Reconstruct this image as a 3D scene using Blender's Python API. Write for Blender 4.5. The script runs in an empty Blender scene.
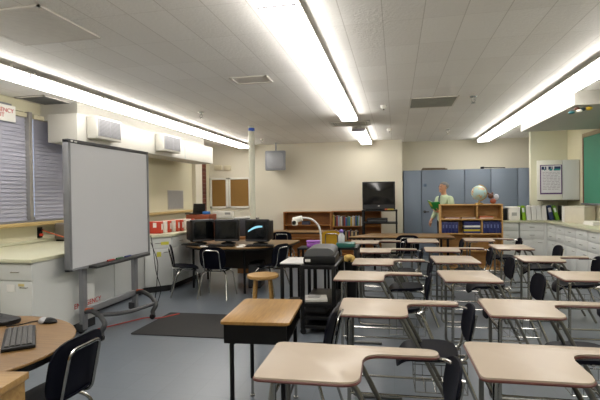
import bpy, bmesh, math, random
from mathutils import Vector, Matrix
random.seed(7)
SC = bpy.context.scene
COL = SC.collection
PI = math.pi
R = math.radians
LX, RX, BY, CZ = -4.95, 3.70, 11.60, 2.90      # left wall, right wall, back wall, ceiling
FY = -2.2                                       # wall behind the camera

# ------------------------------------------------------------------ helpers
def lin(c):
    if isinstance(c, str):
        c = [int(c[i:i+2], 16)/255 for i in (0, 2, 4)]
    return tuple(x/12.92 if x <= .04045 else ((x+.055)/1.055)**2.4 for x in c)

MATS = {}
def mat(name, col, rough=.5, metal=0, var=.06, scale=12, bump=0, bscale=60, spec=.5, coat=0):
    """plain procedural surface: base colour with faint noise mottling, optional noise bump"""
    if name in MATS: return MATS[name]
    m = bpy.data.materials.new(name); m.use_nodes = True
    nt = m.node_tree; N = nt.nodes; L = nt.links
    b = N['Principled BSDF']
    c = lin(col)
    b.inputs['Roughness'].default_value = rough
    b.inputs['Metallic'].default_value = metal
    b.inputs['Specular IOR Level'].default_value = spec
    b.inputs['Coat Weight'].default_value = coat
    tc = N.new('ShaderNodeTexCoord')
    if var:
        nz = N.new('ShaderNodeTexNoise'); nz.inputs['Scale'].default_value = scale; nz.inputs['Detail'].default_value = 3
        L.new(tc.outputs['Object'], nz.inputs['Vector'])
        mx = N.new('ShaderNodeMix'); mx.data_type = 'RGBA'
        mx.inputs[6].default_value = tuple(x*(1-var) for x in c)+(1,)
        mx.inputs[7].default_value = tuple(min(1, x*(1+var)) for x in c)+(1,)
        L.new(nz.outputs['Fac'], mx.inputs[0]); L.new(mx.outputs[2], b.inputs['Base Color'])
    else:
        b.inputs['Base Color'].default_value = c+(1,)
    if bump:
        n2 = N.new('ShaderNodeTexNoise'); n2.inputs['Scale'].default_value = bscale; n2.inputs['Detail'].default_value = 4
        L.new(tc.outputs['Object'], n2.inputs['Vector'])
        bp = N.new('ShaderNodeBump'); bp.inputs['Strength'].default_value = bump; bp.inputs['Distance'].default_value = .01
        L.new(n2.outputs['Fac'], bp.inputs['Height']); L.new(bp.outputs['Normal'], b.inputs['Normal'])
    MATS[name] = m
    return m

def wood(name, ca, cb, rough=.4, axis='X', sc=3.0):
    if name in MATS: return MATS[name]
    m = bpy.data.materials.new(name); m.use_nodes = True
    nt = m.node_tree; N = nt.nodes; L = nt.links; b = N['Principled BSDF']
    b.inputs['Roughness'].default_value = rough
    tc = N.new('ShaderNodeTexCoord'); mp = N.new('ShaderNodeMapping')
    s = [sc*9]*3; s['XYZ'.index(axis)] = sc*.7
    mp.inputs['Scale'].default_value = s
    nz = N.new('ShaderNodeTexNoise'); nz.inputs['Scale'].default_value = 2; nz.inputs['Detail'].default_value = 6; nz.inputs['Distortion'].default_value = .6
    cr = N.new('ShaderNodeValToRGB')
    cr.color_ramp.elements[0].position = .3; cr.color_ramp.elements[0].color = lin(ca)+(1,)
    cr.color_ramp.elements[1].position = .7; cr.color_ramp.elements[1].color = lin(cb)+(1,)
    L.new(tc.outputs['Object'], mp.inputs['Vector']); L.new(mp.outputs['Vector'], nz.inputs['Vector'])
    L.new(nz.outputs['Fac'], cr.inputs['Fac']); L.new(cr.outputs['Color'], b.inputs['Base Color'])
    MATS[name] = m
    return m

def emit(name, col, strength, base='ffffff'):
    if name in MATS: return MATS[name]
    m = bpy.data.materials.new(name); m.use_nodes = True
    b = m.node_tree.nodes['Principled BSDF']
    b.inputs['Base Color'].default_value = lin(base)+(1,)
    b.inputs['Emission Color'].default_value = lin(col)+(1,)
    b.inputs['Emission Strength'].default_value = strength
    MATS[name] = m
    return m

def tile_mat(name, ca, cb, line, size, off, rough, groove=.012, var=1.0, bump=0, bscale=80, axes=(1, 1), linestr=(1, 1), blotch=0.0):
    """square tiles: per-tile shade between ca and cb, seams of colour `line`"""
    m = bpy.data.materials.new(name); m.use_nodes = True
    nt = m.node_tree; N = nt.nodes; L = nt.links; b = N['Principled BSDF']
    b.inputs['Roughness'].default_value = rough
    tc = N.new('ShaderNodeTexCoord')
    mp = N.new('ShaderNodeMapping'); mp.inputs['Scale'].default_value = (1/size[0], 1/size[1], 1)
    mp.inputs['Location'].default_value = (off[0], off[1], 0)
    L.new(tc.outputs['Object'], mp.inputs['Vector'])
    sp = N.new('ShaderNodeSeparateXYZ'); L.new(mp.outputs['Vector'], sp.inputs[0])
    def math_(op, a, bb=None):
        n = N.new('ShaderNodeMath'); n.operation = op
        for i, v in enumerate((a, bb)):
            if v is None: continue
            if isinstance(v, (int, float)): n.inputs[i].default_value = v
            else: L.new(v, n.inputs[i])
        return n.outputs[0]
    seams = []
    fl = []
    for k in (0, 1):
        fr = math_('FRACT', sp.outputs[k]); fl.append(math_('FLOOR', sp.outputs[k]))
        d = math_('ABSOLUTE', math_('SUBTRACT', fr, .5))
        seams.append(math_('MULTIPLY', math_('GREATER_THAN', d, .5-groove/size[k]/2), linestr[k]))
    seam = math_('MAXIMUM', seams[0], seams[1])
    cb_ = N.new('ShaderNodeCombineXYZ'); L.new(fl[0], cb_.inputs[0]); L.new(fl[1], cb_.inputs[1])
    wn = N.new('ShaderNodeTexWhiteNoise'); wn.noise_dimensions = '2D'; L.new(cb_.outputs[0], wn.inputs['Vector'])
    mx = N.new('ShaderNodeMix'); mx.data_type = 'RGBA'
    mx.inputs[6].default_value = lin(ca)+(1,); mx.inputs[7].default_value = lin(cb)+(1,)
    fac = wn.outputs['Value']
    nz = N.new('ShaderNodeTexNoise'); nz.inputs['Scale'].default_value = bscale; nz.inputs['Detail'].default_value = 4
    L.new(tc.outputs['Object'], nz.inputs['Vector'])
    if blotch:
        fac = math_('ADD', math_('MULTIPLY', fac, 1-blotch), math_('MULTIPLY', nz.outputs['Fac'], blotch))
    L.new(fac, mx.inputs[0])
    m2 = N.new('ShaderNodeMix'); m2.data_type = 'RGBA'
    L.new(seam, m2.inputs[0]); L.new(mx.outputs[2], m2.inputs[6]); m2.inputs[7].default_value = lin(line)+(1,)
    L.new(m2.outputs[2], b.inputs['Base Color'])
    if bump:
        bp = N.new('ShaderNodeBump'); bp.inputs['Strength'].default_value = bump; bp.inputs['Distance'].default_value = .01
        L.new(nz.outputs['Fac'], bp.inputs['Height']); L.new(bp.outputs['Normal'], b.inputs['Normal'])
    MATS[name] = m
    return m

class MB:
    """collects shapes; build() links them as one mesh object"""
    def __init__(s): s.bm = bmesh.new(); s.mi = 0
    def _fin(s, faces):
        for f in faces: f.material_index = s.mi
    def m(s, i): s.mi = i; return s
    def box(s, x0, x1, y0, y1, z0, z1, bev=0, M=None, seg=2):
        r = bmesh.ops.create_cube(s.bm, size=1)
        vs = r['verts']
        for v in vs:
            v.co = Vector(((x0+x1)/2+v.co.x*(x1-x0), (y0+y1)/2+v.co.y*(y1-y0), (z0+z1)/2+v.co.z*(z1-z0)))
        fs = set(f for v in vs for f in v.link_faces)
        if bev:
            es = list(set(e for v in vs for e in v.link_edges))
            q = bmesh.ops.bevel(s.bm, geom=es, offset=bev, segments=seg, affect='EDGES', profile=.5)
            vs = list(set(q['verts']) | set(v for v in vs if v.is_valid))
            fs = set(f for v in vs for f in v.link_faces)
        if M is not None:
            for v in vs: v.co = M @ v.co
        s._fin(fs); return s
    def tube(s, pts, r, seg=8, fillet=0, closed=False, fseg=4, r1=None):
        P = [Vector(p) for p in pts]
        if fillet:
            Q = []
            n = len(P)
            for i, p in enumerate(P):
                if not closed and i in (0, n-1): Q.append(p); continue
                a, b = P[i-1], P[(i+1) % n]
                da, db = (a-p), (b-p)
                f = min(fillet, da.length*.48, db.length*.48)
                pa, pb = p+da.normalized()*f, p+db.normalized()*f
                for k in range(fseg+1):
                    t = k/fseg
                    Q.append(pa*(1-t)**2+p*2*t*(1-t)+pb*t*t)
            P = Q
        n = len(P)
        rings = []
        up = None
        for i in range(n):
            if closed: t = (P[(i+1) % n]-P[i-1]).normalized()
            else: t = (P[min(i+1, n-1)]-P[max(i-1, 0)]).normalized()
            if up is None:
                up = Vector((0, 0, 1)) if abs(t.z) < .9 else Vector((1, 0, 0))
            u = (up-t*up.dot(t)).normalized(); w = t.cross(u); up = u
            rr = r if r1 is None else r+(r1-r)*i/(n-1)
            rings.append([s.bm.verts.new(P[i]+(u*math.cos(a)+w*math.sin(a))*rr) for a in [2*PI*k/seg for k in range(seg)]])
        fs = []
        for i in range(n if closed else n-1):
            A, B = rings[i], rings[(i+1) % n]
            for k in range(seg):
                fs.append(s.bm.faces.new((A[k], A[(k+1) % seg], B[(k+1) % seg], B[k])))
        if not closed:
            fs.append(s.bm.faces.new(rings[0][::-1])); fs.append(s.bm.faces.new(rings[-1]))
        s._fin(fs); return s
    def lathe(s, prof, c=(0, 0, 0), seg=24, M=None):
        """prof: list of (r, z) from bottom to top"""
        rings = []
        for r, z in prof:
            if r < 1e-5: rings.append([s.bm.verts.new(Vector((c[0], c[1], c[2]+z)))])
            else: rings.append([s.bm.verts.new(Vector((c[0]+r*math.cos(2*PI*k/seg), c[1]+r*math.sin(2*PI*k/seg), c[2]+z))) for k in range(seg)])
        fs = []
        for A, B in zip(rings, rings[1:]):
            for k in range(seg):
                k2 = (k+1) % seg
                if len(A) == 1 and len(B) == 1: continue
                if len(A) == 1: fs.append(s.bm.faces.new((A[0], B[k2], B[k])))
                elif len(B) == 1: fs.append(s.bm.faces.new((A[k], A[k2], B[0])))
                else: fs.append(s.bm.faces.new((A[k], A[k2], B[k2], B[k])))
        if len(rings[0]) > 1: fs.append(s.bm.faces.new(rings[0][::-1]))
        if len(rings[-1]) > 1: fs.append(s.bm.faces.new(rings[-1]))
        if M is not None:
            for ring in rings:
                for v in ring: v.co = M @ v.co
        s._fin(fs); return s
    def ball(s, c, r, sc=(1, 1, 1), seg=16, M=None):
        q = bmesh.ops.create_uvsphere(s.bm, u_segments=seg, v_segments=max(6, seg//2), radius=r)
        for v in q['verts']:
            v.co = Vector((c[0]+v.co.x*sc[0], c[1]+v.co.y*sc[1], c[2]+v.co.z*sc[2]))
            if M is not None: v.co = M @ v.co
        s._fin(set(f for v in q['verts'] for f in v.link_faces)); return s
    def prism(s, poly, z0, z1, bev=0, M=None):
        vb = [s.bm.verts.new((x, y, z0)) for x, y in poly]; vt = [s.bm.verts.new((x, y, z1)) for x, y in poly]
        n = len(poly)
        fs = [s.bm.faces.new(vb[::-1]), s.bm.faces.new(vt)]
        for k in range(n): fs.append(s.bm.faces.new((vb[k], vb[(k+1) % n], vt[(k+1) % n], vt[k])))
        vs = vb+vt
        if bev:
            es = [e for f in fs[:2] for e in f.edges]
            q = bmesh.ops.bevel(s.bm, geom=es, offset=bev, segments=2, affect='EDGES', profile=.5)
            vs = list(set(q['verts']) | set(v for v in vs if v.is_valid))
            fs = set(f for v in vs for f in v.link_faces)
        if M is not None:
            for v in vs: v.co = M @ v.co
        s._fin(fs); return s
    def slab(s, w, h, fn, th, n=3.2, rings=5, seg=32):
        """superellipse sheet w x h mapped by fn(u, v, t): t in {0, th}"""
        out = []
        for k in range(seg):
            a = 2*PI*k/seg; c, d = math.cos(a), math.sin(a)
            out.append((w/2*math.copysign(abs(c)**(2/n), c), h/2*math.copysign(abs(d)**(2/n), d)))
        L = []
        for t in (th, 0):
            rs = [[s.bm.verts.new(fn(0, 0, t))]]
            for i in range(1, rings+1):
                q = i/rings
                rs.append([s.bm.verts.new(fn(u*q, v*q, t)) for u, v in out])
            L.append(rs)
        fs = []
        for li, rs in enumerate(L):
            for i in range(rings):
                A, B = rs[i], rs[i+1]
                for k in range(seg):
                    k2 = (k+1) % seg
                    q = (A[0], B[k], B[k2]) if i == 0 else (A[k], B[k], B[k2], A[k2])
                    fs.append(s.bm.faces.new(q if li == 0 else q[::-1]))
        A, B = L[0][-1], L[1][-1]
        for k in range(seg): fs.append(s.bm.faces.new((A[k], B[k], B[(k+1) % seg], A[(k+1) % seg])))
        bmesh.ops.recalc_face_normals(s.bm, faces=fs)
        s._fin(fs); return s
    def quad(s, a, b, c, d):
        s._fin([s.bm.faces.new([s.bm.verts.new(p) for p in (a, b, c, d)])]); return s
    def build(s, name, mats, parent=None, loc=(0, 0, 0), rotz=0, smooth=40):
        me = bpy.data.meshes.new(name)
        bmesh.ops.recalc_face_normals(s.bm, faces=s.bm.faces)
        s.bm.to_mesh(me); s.bm.free()
        if smooth:
            me.polygons.foreach_set('use_smooth', [True]*len(me.polygons))
            me.set_sharp_from_angle(angle=R(smooth))
        for m_ in (mats if isinstance(mats, (list, tuple)) else [mats]): me.materials.append(m_)
        o = bpy.data.objects.new(name, me); COL.objects.link(o)
        o.location = loc; o.rotation_euler = (0, 0, rotz)
        if parent: o.parent = parent
        return o

def tag(o, label, cat, group=None):
    o['label'] = label; o['category'] = cat
    if group: o['group'] = group
    return o
def thing(name, label, cat, loc=(0, 0, 0), rotz=0, group=None):
    o = bpy.data.objects.new(name, None); COL.objects.link(o); o.empty_display_size = .1
    o.location = loc; o.rotation_euler = (0, 0, rotz)
    return tag(o, label, cat, group)
def struct(o, label=None):
    o['kind'] = 'structure'
    if label: o['label'] = label
    return o
def dup(root, loc, rotz, label):
    """copy a thing together with its parts and sub-parts"""
    def rec(o, par):
        c = o.copy(); COL.objects.link(c)
        if par: c.parent = par
        for ch in o.children: rec(ch, c)
        return c
    r = rec(root, None)
    r.location = loc; r.rotation_euler = (0, 0, rotz); r['label'] = label
    return r
def text_mesh(name, body, size, mat_, M, parent=None, depth=.001, align='CENTER', space=1.0):
    cu = bpy.data.curves.new(name, 'FONT'); cu.body = body; cu.size = size; cu.extrude = depth; cu.align_x = align; cu.align_y = 'CENTER'
    cu.space_line = space
    t = bpy.data.objects.new(name, cu); COL.objects.link(t)
    dg = bpy.context.evaluated_depsgraph_get(); dg.update()
    me = bpy.data.meshes.new_from_object(t.evaluated_get(dg))
    bpy.data.objects.remove(t); bpy.data.curves.remove(cu)
    me.transform(M); me.materials.clear(); me.materials.append(mat_)
    o = bpy.data.objects.new(name, me); COL.objects.link(o)
    if parent: o.parent = parent
    return o
ORD = ['first', 'second', 'third', 'fourth', 'fifth', 'sixth', 'seventh', 'eighth', 'ninth', 'tenth', 'eleventh', 'twelfth', 'thirteenth', 'fourteenth', 'fifteenth', 'sixteenth']

def rounded(poly, rad, seg=6):
    """round the corners of a 2-D polygon; rad one per corner"""
    out = []
    n = len(poly)
    for i, p in enumerate(poly):
        p = Vector(p); a = Vector(poly[i-1])-p; b = Vector(poly[(i+1) % n])-p
        r = rad[i] if isinstance(rad, (list, tuple)) else rad
        if r <= 0: out.append(tuple(p)); continue
        f = min(r, a.length*.49, b.length*.49)
        pa, pb = p+a.normalized()*f, p+b.normalized()*f
        for k in range(seg+1):
            t = k/seg
            q = pa*(1-t)**2+p*2*t*(1-t)+pb*t*t
            out.append((q.x, q.y))
    return out

# ------------------------------------------------------------------ materials
M_wall = mat('cream_wall_paint', 'dad4c2', .75, var=.03, scale=2, bump=.05, bscale=120)
M_wallL = mat('yellow_cream_paint', 'd6d0b4', .7, var=.03, scale=2)
M_ret = mat('pale_green_grey_paint', 'd0cfba', .7, var=.03, scale=2)
M_white = mat('white_paint', 'e4e2d8', .55, var=.03)
M_soff = mat('soffit_white', 'bdbbb3', .6, var=.03, scale=3)
M_grill = mat('grille_grey', '9a9a98', .5)
M_dark = mat('dark_void', '1c1b1a', .8)
M_black = mat('black_metal', '08080a', .42, var=.1, spec=.3)
M_blackp = mat('black_plastic', '0b0c0e', .45, var=.1, spec=.35)
M_chrome = mat('brushed_chrome', 'b0afaa', .18, metal=1, var=.08, scale=30)
M_steel = mat('satin_grey_steel', '85868a', .45, metal=.4)
M_navy = mat('navy_plastic', '080a16', .48, var=.15, scale=20, bump=.04, bscale=250, spec=.12)
M_lam = mat('tan_laminate', 'b2a493', .36, var=.05, scale=5, spec=.3)
M_edge = mat('red_brown_edging', '5f352f', .45)
M_oak = wood('oak_laminate', '765832', '8e6e42', .35)
M_oakY = wood('oak_laminate_deep', '85612f', 'a27c42', .38, 'Y')
M_bcase = wood('birch_shelf', 'b08548', 'c89d62', .5)
M_red = wood('red_brown_shelf', '87531f', 'a26a30', .5)
M_cab = mat('grey_cabinet_paint', 'd0d2cf', .5, var=.03, scale=3)
M_cabD = mat('grey_cabinet_edge', 'b6b8b4', .5, var=.03)
M_ctop = mat('pale_green_worktop', 'c9c8ad', .3, var=.05, scale=30)
M_kick = mat('black_kick', '141518', .6)
M_blue = mat('blue_grey_cupboard', '74808f', .5, var=.04, scale=2)
M_paper = mat('paper_white', 'e6e4de', .8, var=.02)
M_bord = mat('board_white', 'c9cacd', .32, var=.02, scale=2)
M_frameG = mat('board_frame_grey', '808184', .45, metal=.2)
M_orange = mat('orange_plastic', 'b4562f', .5)
M_redp = mat('red_plastic', 'c23a22', .5)
M_green = mat('chalkboard_green', '3c8268', .6, var=.08, scale=4)
M_cork = mat('cork', '8d6a35', .9, var=.25, scale=90, bump=.2, bscale=150)
M_screen = mat('crt_glass', '0d1012', .12, var=.05, spec=.5)
M_blind = None
M_skin = mat('skin', 'b98a6c', .55)

# floor, ceiling
M_floor = tile_mat('blue_grey_vinyl_tile', '676e76', '6f767e', '626970', (.305, .305), (.1, .2), .3, groove=.004, bump=.03, bscale=18, blotch=.5)
M_ceil = tile_mat('fibre_ceiling_tile', 'ebe9e4', 'f6f5f1', 'c0bcb5', (.305, .61), (.279, .03), .9, groove=.007, bump=.5, bscale=45, linestr=(.6, .3), blotch=.45)
M_brick = None
def brick_mat():
    m = bpy.data.materials.new('red_brick'); m.use_nodes = True
    N = m.node_tree.nodes; L = m.node_tree.links; b = N['Principled BSDF']; b.inputs['Roughness'].default_value = .85
    tc = N.new('ShaderNodeTexCoord'); mp = N.new('ShaderNodeMapping'); mp.inputs['Rotation'].default_value = (R(90), 0, R(90))
    br = N.new('ShaderNodeTexBrick'); br.inputs['Scale'].default_value = 5
    br.inputs['Color1'].default_value = lin('6a3a2a')+(1,); br.inputs['Color2'].default_value = lin('552c20')+(1,); br.inputs['Mortar'].default_value = lin('86786c')+(1,)
    L.new(tc.outputs['Object'], mp.inputs['Vector']); L.new(mp.outputs['Vector'], br.inputs['Vector']); L.new(br.outputs['Color'], b.inputs['Base Color'])
    return m
M_brick = brick_mat()
def blind_mat():
    m = bpy.data.materials.new('blind_slat'); m.use_nodes = True
    N = m.node_tree.nodes; L = m.node_tree.links; b = N['Principled BSDF']
    b.inputs['Base Color'].default_value = lin('b2b2be')+(1,); b.inputs['Roughness'].default_value = .5  # white slats: the bluish tint of daylight is put into the base colour
    tr = N.new('ShaderNodeBsdfTranslucent'); tr.inputs['Color'].default_value = lin('c0c0d8')+(1,)
    mx = N.new('ShaderNodeMixShader'); mx.inputs[0].default_value = .12
    L.new(b.outputs[0], mx.inputs[1]); L.new(tr.outputs[0], mx.inputs[2]); L.new(mx.outputs[0], N['Material Output'].inputs['Surface'])
    return m
M_blind = blind_mat()
def glass_mat():
    m = bpy.data.materials.new('window_glass'); m.use_nodes = True
    N = m.node_tree.nodes; L = m.node_tree.links
    g = N.new('ShaderNodeBsdfGlossy'); g.inputs['Roughness'].default_value = .02
    t = N.new('ShaderNodeBsdfTransparent'); t.inputs['Color'].default_value = (.9, .93, .95, 1)
    mx = N.new('ShaderNodeMixShader'); mx.inputs[0].default_value = .07
    L.new(t.outputs[0], mx.inputs[1]); L.new(g.outputs[0], mx.inputs[2]); L.new(mx.outputs[0], N['Material Output'].inputs['Surface'])
    return m
M_glass = glass_mat()
M_lens = emit('fluorescent_lens', 'fffaf4', 9.0)
M_lens2 = emit('fluorescent_lens_side', 'fffaf4', 11.0)

# ------------------------------------------------------------------ setting
struct(MB().box(LX-.2, RX+.2, FY-.2, 12.4, -.1, 0).build('floor', M_floor, smooth=0), 'blue-grey vinyl tile floor')
struct(MB().box(LX-.2, RX+.2, FY-.2, 12.4, CZ, CZ+.1).build('ceiling', M_ceil, smooth=0), 'off-white fibre tile ceiling')
W1, W2 = (1.4, 5.30), (5.40, 7.9)      # window spans along the left wall
WZ0, WZ1 = 1.25, 2.74
w = MB()
w.box(LX-.15, LX, FY, 12.2, 0, WZ0)
w.box(LX-.15, LX, FY, 12.2, WZ1, CZ)
for a, b in ((FY, W1[0]), (W1[1], W2[0]), (W2[1], 12.2)): w.box(LX-.15, LX, a, b, WZ0, WZ1)
struct(w.build('wall_left', M_wallL, smooth=0), 'cream left wall')
w = MB(); w.box(LX, .16, BY, BY+.62, 0, CZ)
struct(w.build('wall_back', M_wall, smooth=0), 'cream back wall')
struct(MB().box(.16, RX, 12.15, 12.3, 0, CZ).build('wall_recess', M_wall, smooth=0), 'back wall above the blue cupboards')
struct(MB().box(RX, RX+.15, FY, 12.2, 0, CZ).build('wall_right', M_wallL, smooth=0), 'cream right wall')
struct(MB().box(LX, RX, FY-.15, FY, 0, CZ).build('wall_front', M_wall, smooth=0))
struct(MB().box(2.95, RX, 11.02, 11.14, 0, CZ).build('wall_return', M_ret, smooth=0), 'pale wall return beside the blue cupboards')
for i, (a, b) in enumerate((W1, W2)):
    g = struct(MB().box(LX-.12, LX-.11, a+.05, b-.05, WZ0+.05, WZ1-.05).build(f'window_{i+1}', M_glass, smooth=0), 'window behind the closed blinds')
    f = MB()
    f.box(LX-.14, LX-.04, a, a+.05, WZ0, WZ1).box(LX-.14, LX-.04, b-.05, b, WZ0, WZ1).box(LX-.14, LX-.04, a, b, WZ0, WZ0+.05).box(LX-.14, LX-.04, a, b, WZ1-.05, WZ1)
    f.build('window_frame', mat('window_frame_grey', '8f8f8c', .5), g, smooth=0)
struct(MB().box(LX-.05, LX+.07, 5.315, 5.375, WZ0, WZ1, .003).build('trim_8', mat('mullion_grey', '96928c', .5)), 'grey upright between the two windows')
# sill ledge running along the wall
s = MB().box(LX, LX+.10, 1.2, 10.4, 1.185, 1.235, .004)
struct(s.build('trim_1', wood('sill_wood', 'b59a63', 'c8ae78', .5, 'Y')), 'wooden sill along the left wall')
struct(MB().box(LX-.04, LX+.085, 1.3, 7.95, 1.235, 1.262).build('trim_2', mat('sill_grey', '77787a', .5), smooth=0), 'grey window ledge')
struct(MB().box(LX, LX+.03, 10.92, 11.3, 0, CZ).build('trim_3', M_brick, smooth=0), 'red brick strip in the left corner')
struct(MB().box(LX, LX+.10, 10.5, 10.88, 0, 2.9).build('trim_4', M_wall, smooth=0), 'cream pilaster beside the brick strip')
# hung duct on the left, duct on the right
d = MB().box(-4.66, -4.2, 5.40, 10.05, 2.32, 2.70, .006)
d.m(1).box(-4.2, -4.192, 8.60, 8.64, 2.32, 2.70).m(0).box(LX, -4.35, 5.6, 9.9, 2.66, 2.898)
struct(d.build('trim_5', [M_soff, M_cabD]), 'white duct box hung along the left wall')
struct(MB().box(2.36, RX, 6.75, 9.45, 2.71, 2.9, .004).build('trim_6', M_soff), 'white ceiling duct along the right wall')
# steel post
p = MB().lathe([(.057, 0), (.057, 2.9)], (0, 0, 0), 20)
struct(p.build('trim_7', mat('post_cream', 'cfcfbe', .4), loc=(-2.71, 8.4, 0)), 'cream round post')
tag(MB().lathe([(.060, 0), (.062, .03), (.060, .055)], (0, 0, 0), 16).box(.02, .055, -.078, -.045, -.01, .04, .006).build('blue_tape', mat('blue_tape_m', '2c58c0', .6), loc=(-2.71, 8.4, 2.80)),
    'blue tape wrapped round the top of the cream post', 'tape')
struct(MB().box(.16, .175, BY+.02, BY+.05, 0, .1).box(-4.9, .16, BY-.012, BY, 0, .1).build('baseboard_back', M_kick, smooth=0))

# blinds
def blind(y0, y1, label):
    b = thing('window_blind', label, 'blind', (LX+.03, y0, WZ0+.02), 0, 'closed window blinds')
    m = MB(); H = WZ1-WZ0-.1; n = 26; pit = H/n
    for k in range(n):
        z = pit*(k+.5)
        Mx = Matrix.Translation((0, 0, z)) @ Matrix.Rotation(R(76), 4, 'Y')
        m.box(-.033, .033, .01, y1-y0-.01, -.0012, .0012, M=Mx)
    m.build('slats', M_blind, b, smooth=0)
    MB().box(-.03, .03, 0, y1-y0, H+.0, H+.06, .004).build('head_rail', mat('head_rail_cream', 'c9c2a6', .5), b)
    MB().box(-.02, .02, .01, y1-y0-.01, -.015, .0, .003).build('bottom_rail', mat('rail_grey', 'a2a2aa', .5), b)
blind(W1[0]+.02, W1[1]-.005, 'closed pale blind at the left edge behind the emergency exit sign')
blind(W2[0]+.02, W2[1]-.02, 'closed pale blind partly hidden behind the white board')
# exit sign
sg = thing('exit_sign', 'white sign with red EMERGENCY EXIT lettering above the left window', 'sign', (LX+.075, 4.835, 2.66))
MB().box(-.006, .0, -.255, .255, -.105, .105, .002).build('sign_panel', M_paper, sg)
MX = Matrix(((0, 0, 1, .001), (1, 0, 0, 0), (0, 1, 0, 0), (0, 0, 0, 1)))      # text facing +X, reading along +Y
M_rtext = mat('red_lettering', 'c0201c', .6, var=0)
text_mesh('lettering', 'EMERGENCY\nEXIT', .078, M_rtext, MX, sg, space=.85)
MB().box(-.012, -.007, -.2, .2, .0, .13).build('hanger', M_steel, sg, smooth=0)

# ------------------------------------------------------------------ ceiling fixtures
M_rail = mat('fixture_white', 'dedbd4', .5)
def fixture(x, y0, y1, label, grp):
    t = thing('ceiling_light', label, 'ceiling light', (x, y0, CZ), 0, grp)
    L = y1-y0
    m = MB(); m.box(-.120, .120, .012, L-.012, -.118, -.062, 0)
    m.bm.normal_update()
    for f_ in m.bm.faces:
        if abs(f_.normal.x) > .9: f_.material_index = 1
    m.build('lens', [M_lens, M_lens2], t, smooth=0)
    MB().box(-.128, .128, .002, L-.002, -.0615, -.050).build('housing', M_rail, t, smooth=0)
    for a in (0.001, L-.011):
        MB().box(-.128, .128, a, a+.01, -.119, -.0618).build('end_cap', mat('fixture_cap', 'aaa6b4', .5), t, smooth=0)
    for a in (.15, L-.15):
        MB().box(-.05, .05, a-.02, a+.02, -.0495, -.0005).build('hanger', M_rail, t, smooth=0)
FL = 1.195
ends = [7.66-FL*k for k in range(7)]
for k, y in enumerate(ends):
    fixture(-.745, y-FL, y, f'white fluorescent ceiling light, {ORD[k]} from the far end of the long middle strip', 'middle strip of ceiling lights')
for k in range(2):
    fixture(-.70, 8.95+k*FL, 8.95+(k+1)*FL, ('white fluorescent ceiling light just beyond the black and white louvre', 'white fluorescent ceiling light nearest the back wall in the middle')[k], 'short middle strip of ceiling lights')
for k in range(10):
    fixture(-3.80, 11.2-(k+1)*FL, 11.2-k*FL, f'white fluorescent ceiling light, {ORD[k]} from the back wall in the strip beside the white duct', 'left strip of ceiling lights')
    fixture(2.07, 11.7-(k+1)*FL, 11.7-k*FL, f'white fluorescent ceiling light, {ORD[k]} from the blue cupboards in the right strip', 'right strip of ceiling lights')

def grille(label, x0, x1, y0, y1, ns, along='X', slat=M_grill, back=M_dark, dz=0, name='ceiling_vent', gap=.5):
    t = thing(name, label, 'vent', ((x0+x1)/2, (y0+y1)/2, CZ), 0)
    a, b = (x1-x0)/2, (y1-y0)/2
    MB().box(-a, a, -b, b, -.004, -.001).build('backing', back, t, smooth=0)
    f = MB(); q = .022
    f.box(-a, a, -b, -b+q, -.016, -.004).box(-a, a, b-q, b, -.016, -.004).box(-a, -a+q, -b, b, -.016, -.004).box(a-q, a, -b, b, -.016, -.004)
    f.build('frame', mat('vent_frame', 'dcd8d1', .5), t, smooth=0)
    if ns:
        s = MB()
        for k in range(ns):
            if along == 'X':
                c = -b+q+(2*b-2*q)*(k+.5)/ns; h = (b-q)/ns*gap; s.box(-a+q, a-q, c-h, c+h, -.014, -.005)
            else:
                c = -a+q+(2*a-2*q)*(k+.5)/ns; h = (a-q)/ns*gap; s.box(c-h, c+h, -b+q, b-q, -.014, -.005)
        s.build('slats', slat, t, smooth=0)
grille('black and white louvred ceiling vent at the end of the middle light strip', -1.20, -.46, 8.38, 8.93, 16, 'Y', M_white, mat('louvre_dark', '4a4743', .8))
grille('long grey ceiling vent above the end of the white duct', LX+.05, -4.45, 5.1, 6.9, 12, 'Y', mat('dark_grille', '6c6c6c', .6), M_dark, gap=.7)
grille('flat grey ceiling panel vent in the middle of the ceiling, right of the lights', .21, .87, 6.6, 7.35, 20, 'X', mat('grille_green_grey', '9a9c92', .7), M_grill, gap=.8)
grille('large square framed ceiling vent at the upper left', -3.15, -2.4, 2.72, 3.40, 24, 'X', mat('grille_pale', 'e4e1da', .7), mat('grille_back_pale', 'bdb9b0', .7), gap=.86)
grille('small square access hatch in the ceiling left of the middle lights', -1.84, -1.40, 4.9, 5.2, 0, back=mat('hatch_face', 'e2ded7', .8), name='ceiling_hatch')
def sprinkler(x, y, label):
    t = thing('sprinkler_head', label, 'sprinkler', (x, y, CZ), 0, 'ceiling sprinkler heads')
    MB().lathe([(.0, -.012), (.045, -.012), (.05, -.001), (.0, -.001)], seg=16).build('escutcheon', M_chrome, t)
    MB().lathe([(.012, -.05), (.014, -.012)], seg=10).tube([(-.018, 0, -.045), (-.024, 0, -.07), (0, 0, -.092), (.024, 0, -.07), (.018, 0, -.045)], .005, 6).lathe([(.0, -.1), (.03, -.098), (.03, -.094), (.0, -.094)], seg=12).build('nozzle', M_chrome, t)
for x, y, l in ((1.07, 6.72, 'chrome ceiling sprinkler right of the grey panel vent'), (1.09, 10.1, 'chrome ceiling sprinkler near the blue cupboards'),
                (-3.03, 6.8, 'chrome ceiling sprinkler beside the left light strip'), (-3.1, 10.4, 'chrome ceiling sprinkler in front of the hung grey monitor')):
    sprinkler(x, y, l)
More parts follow.
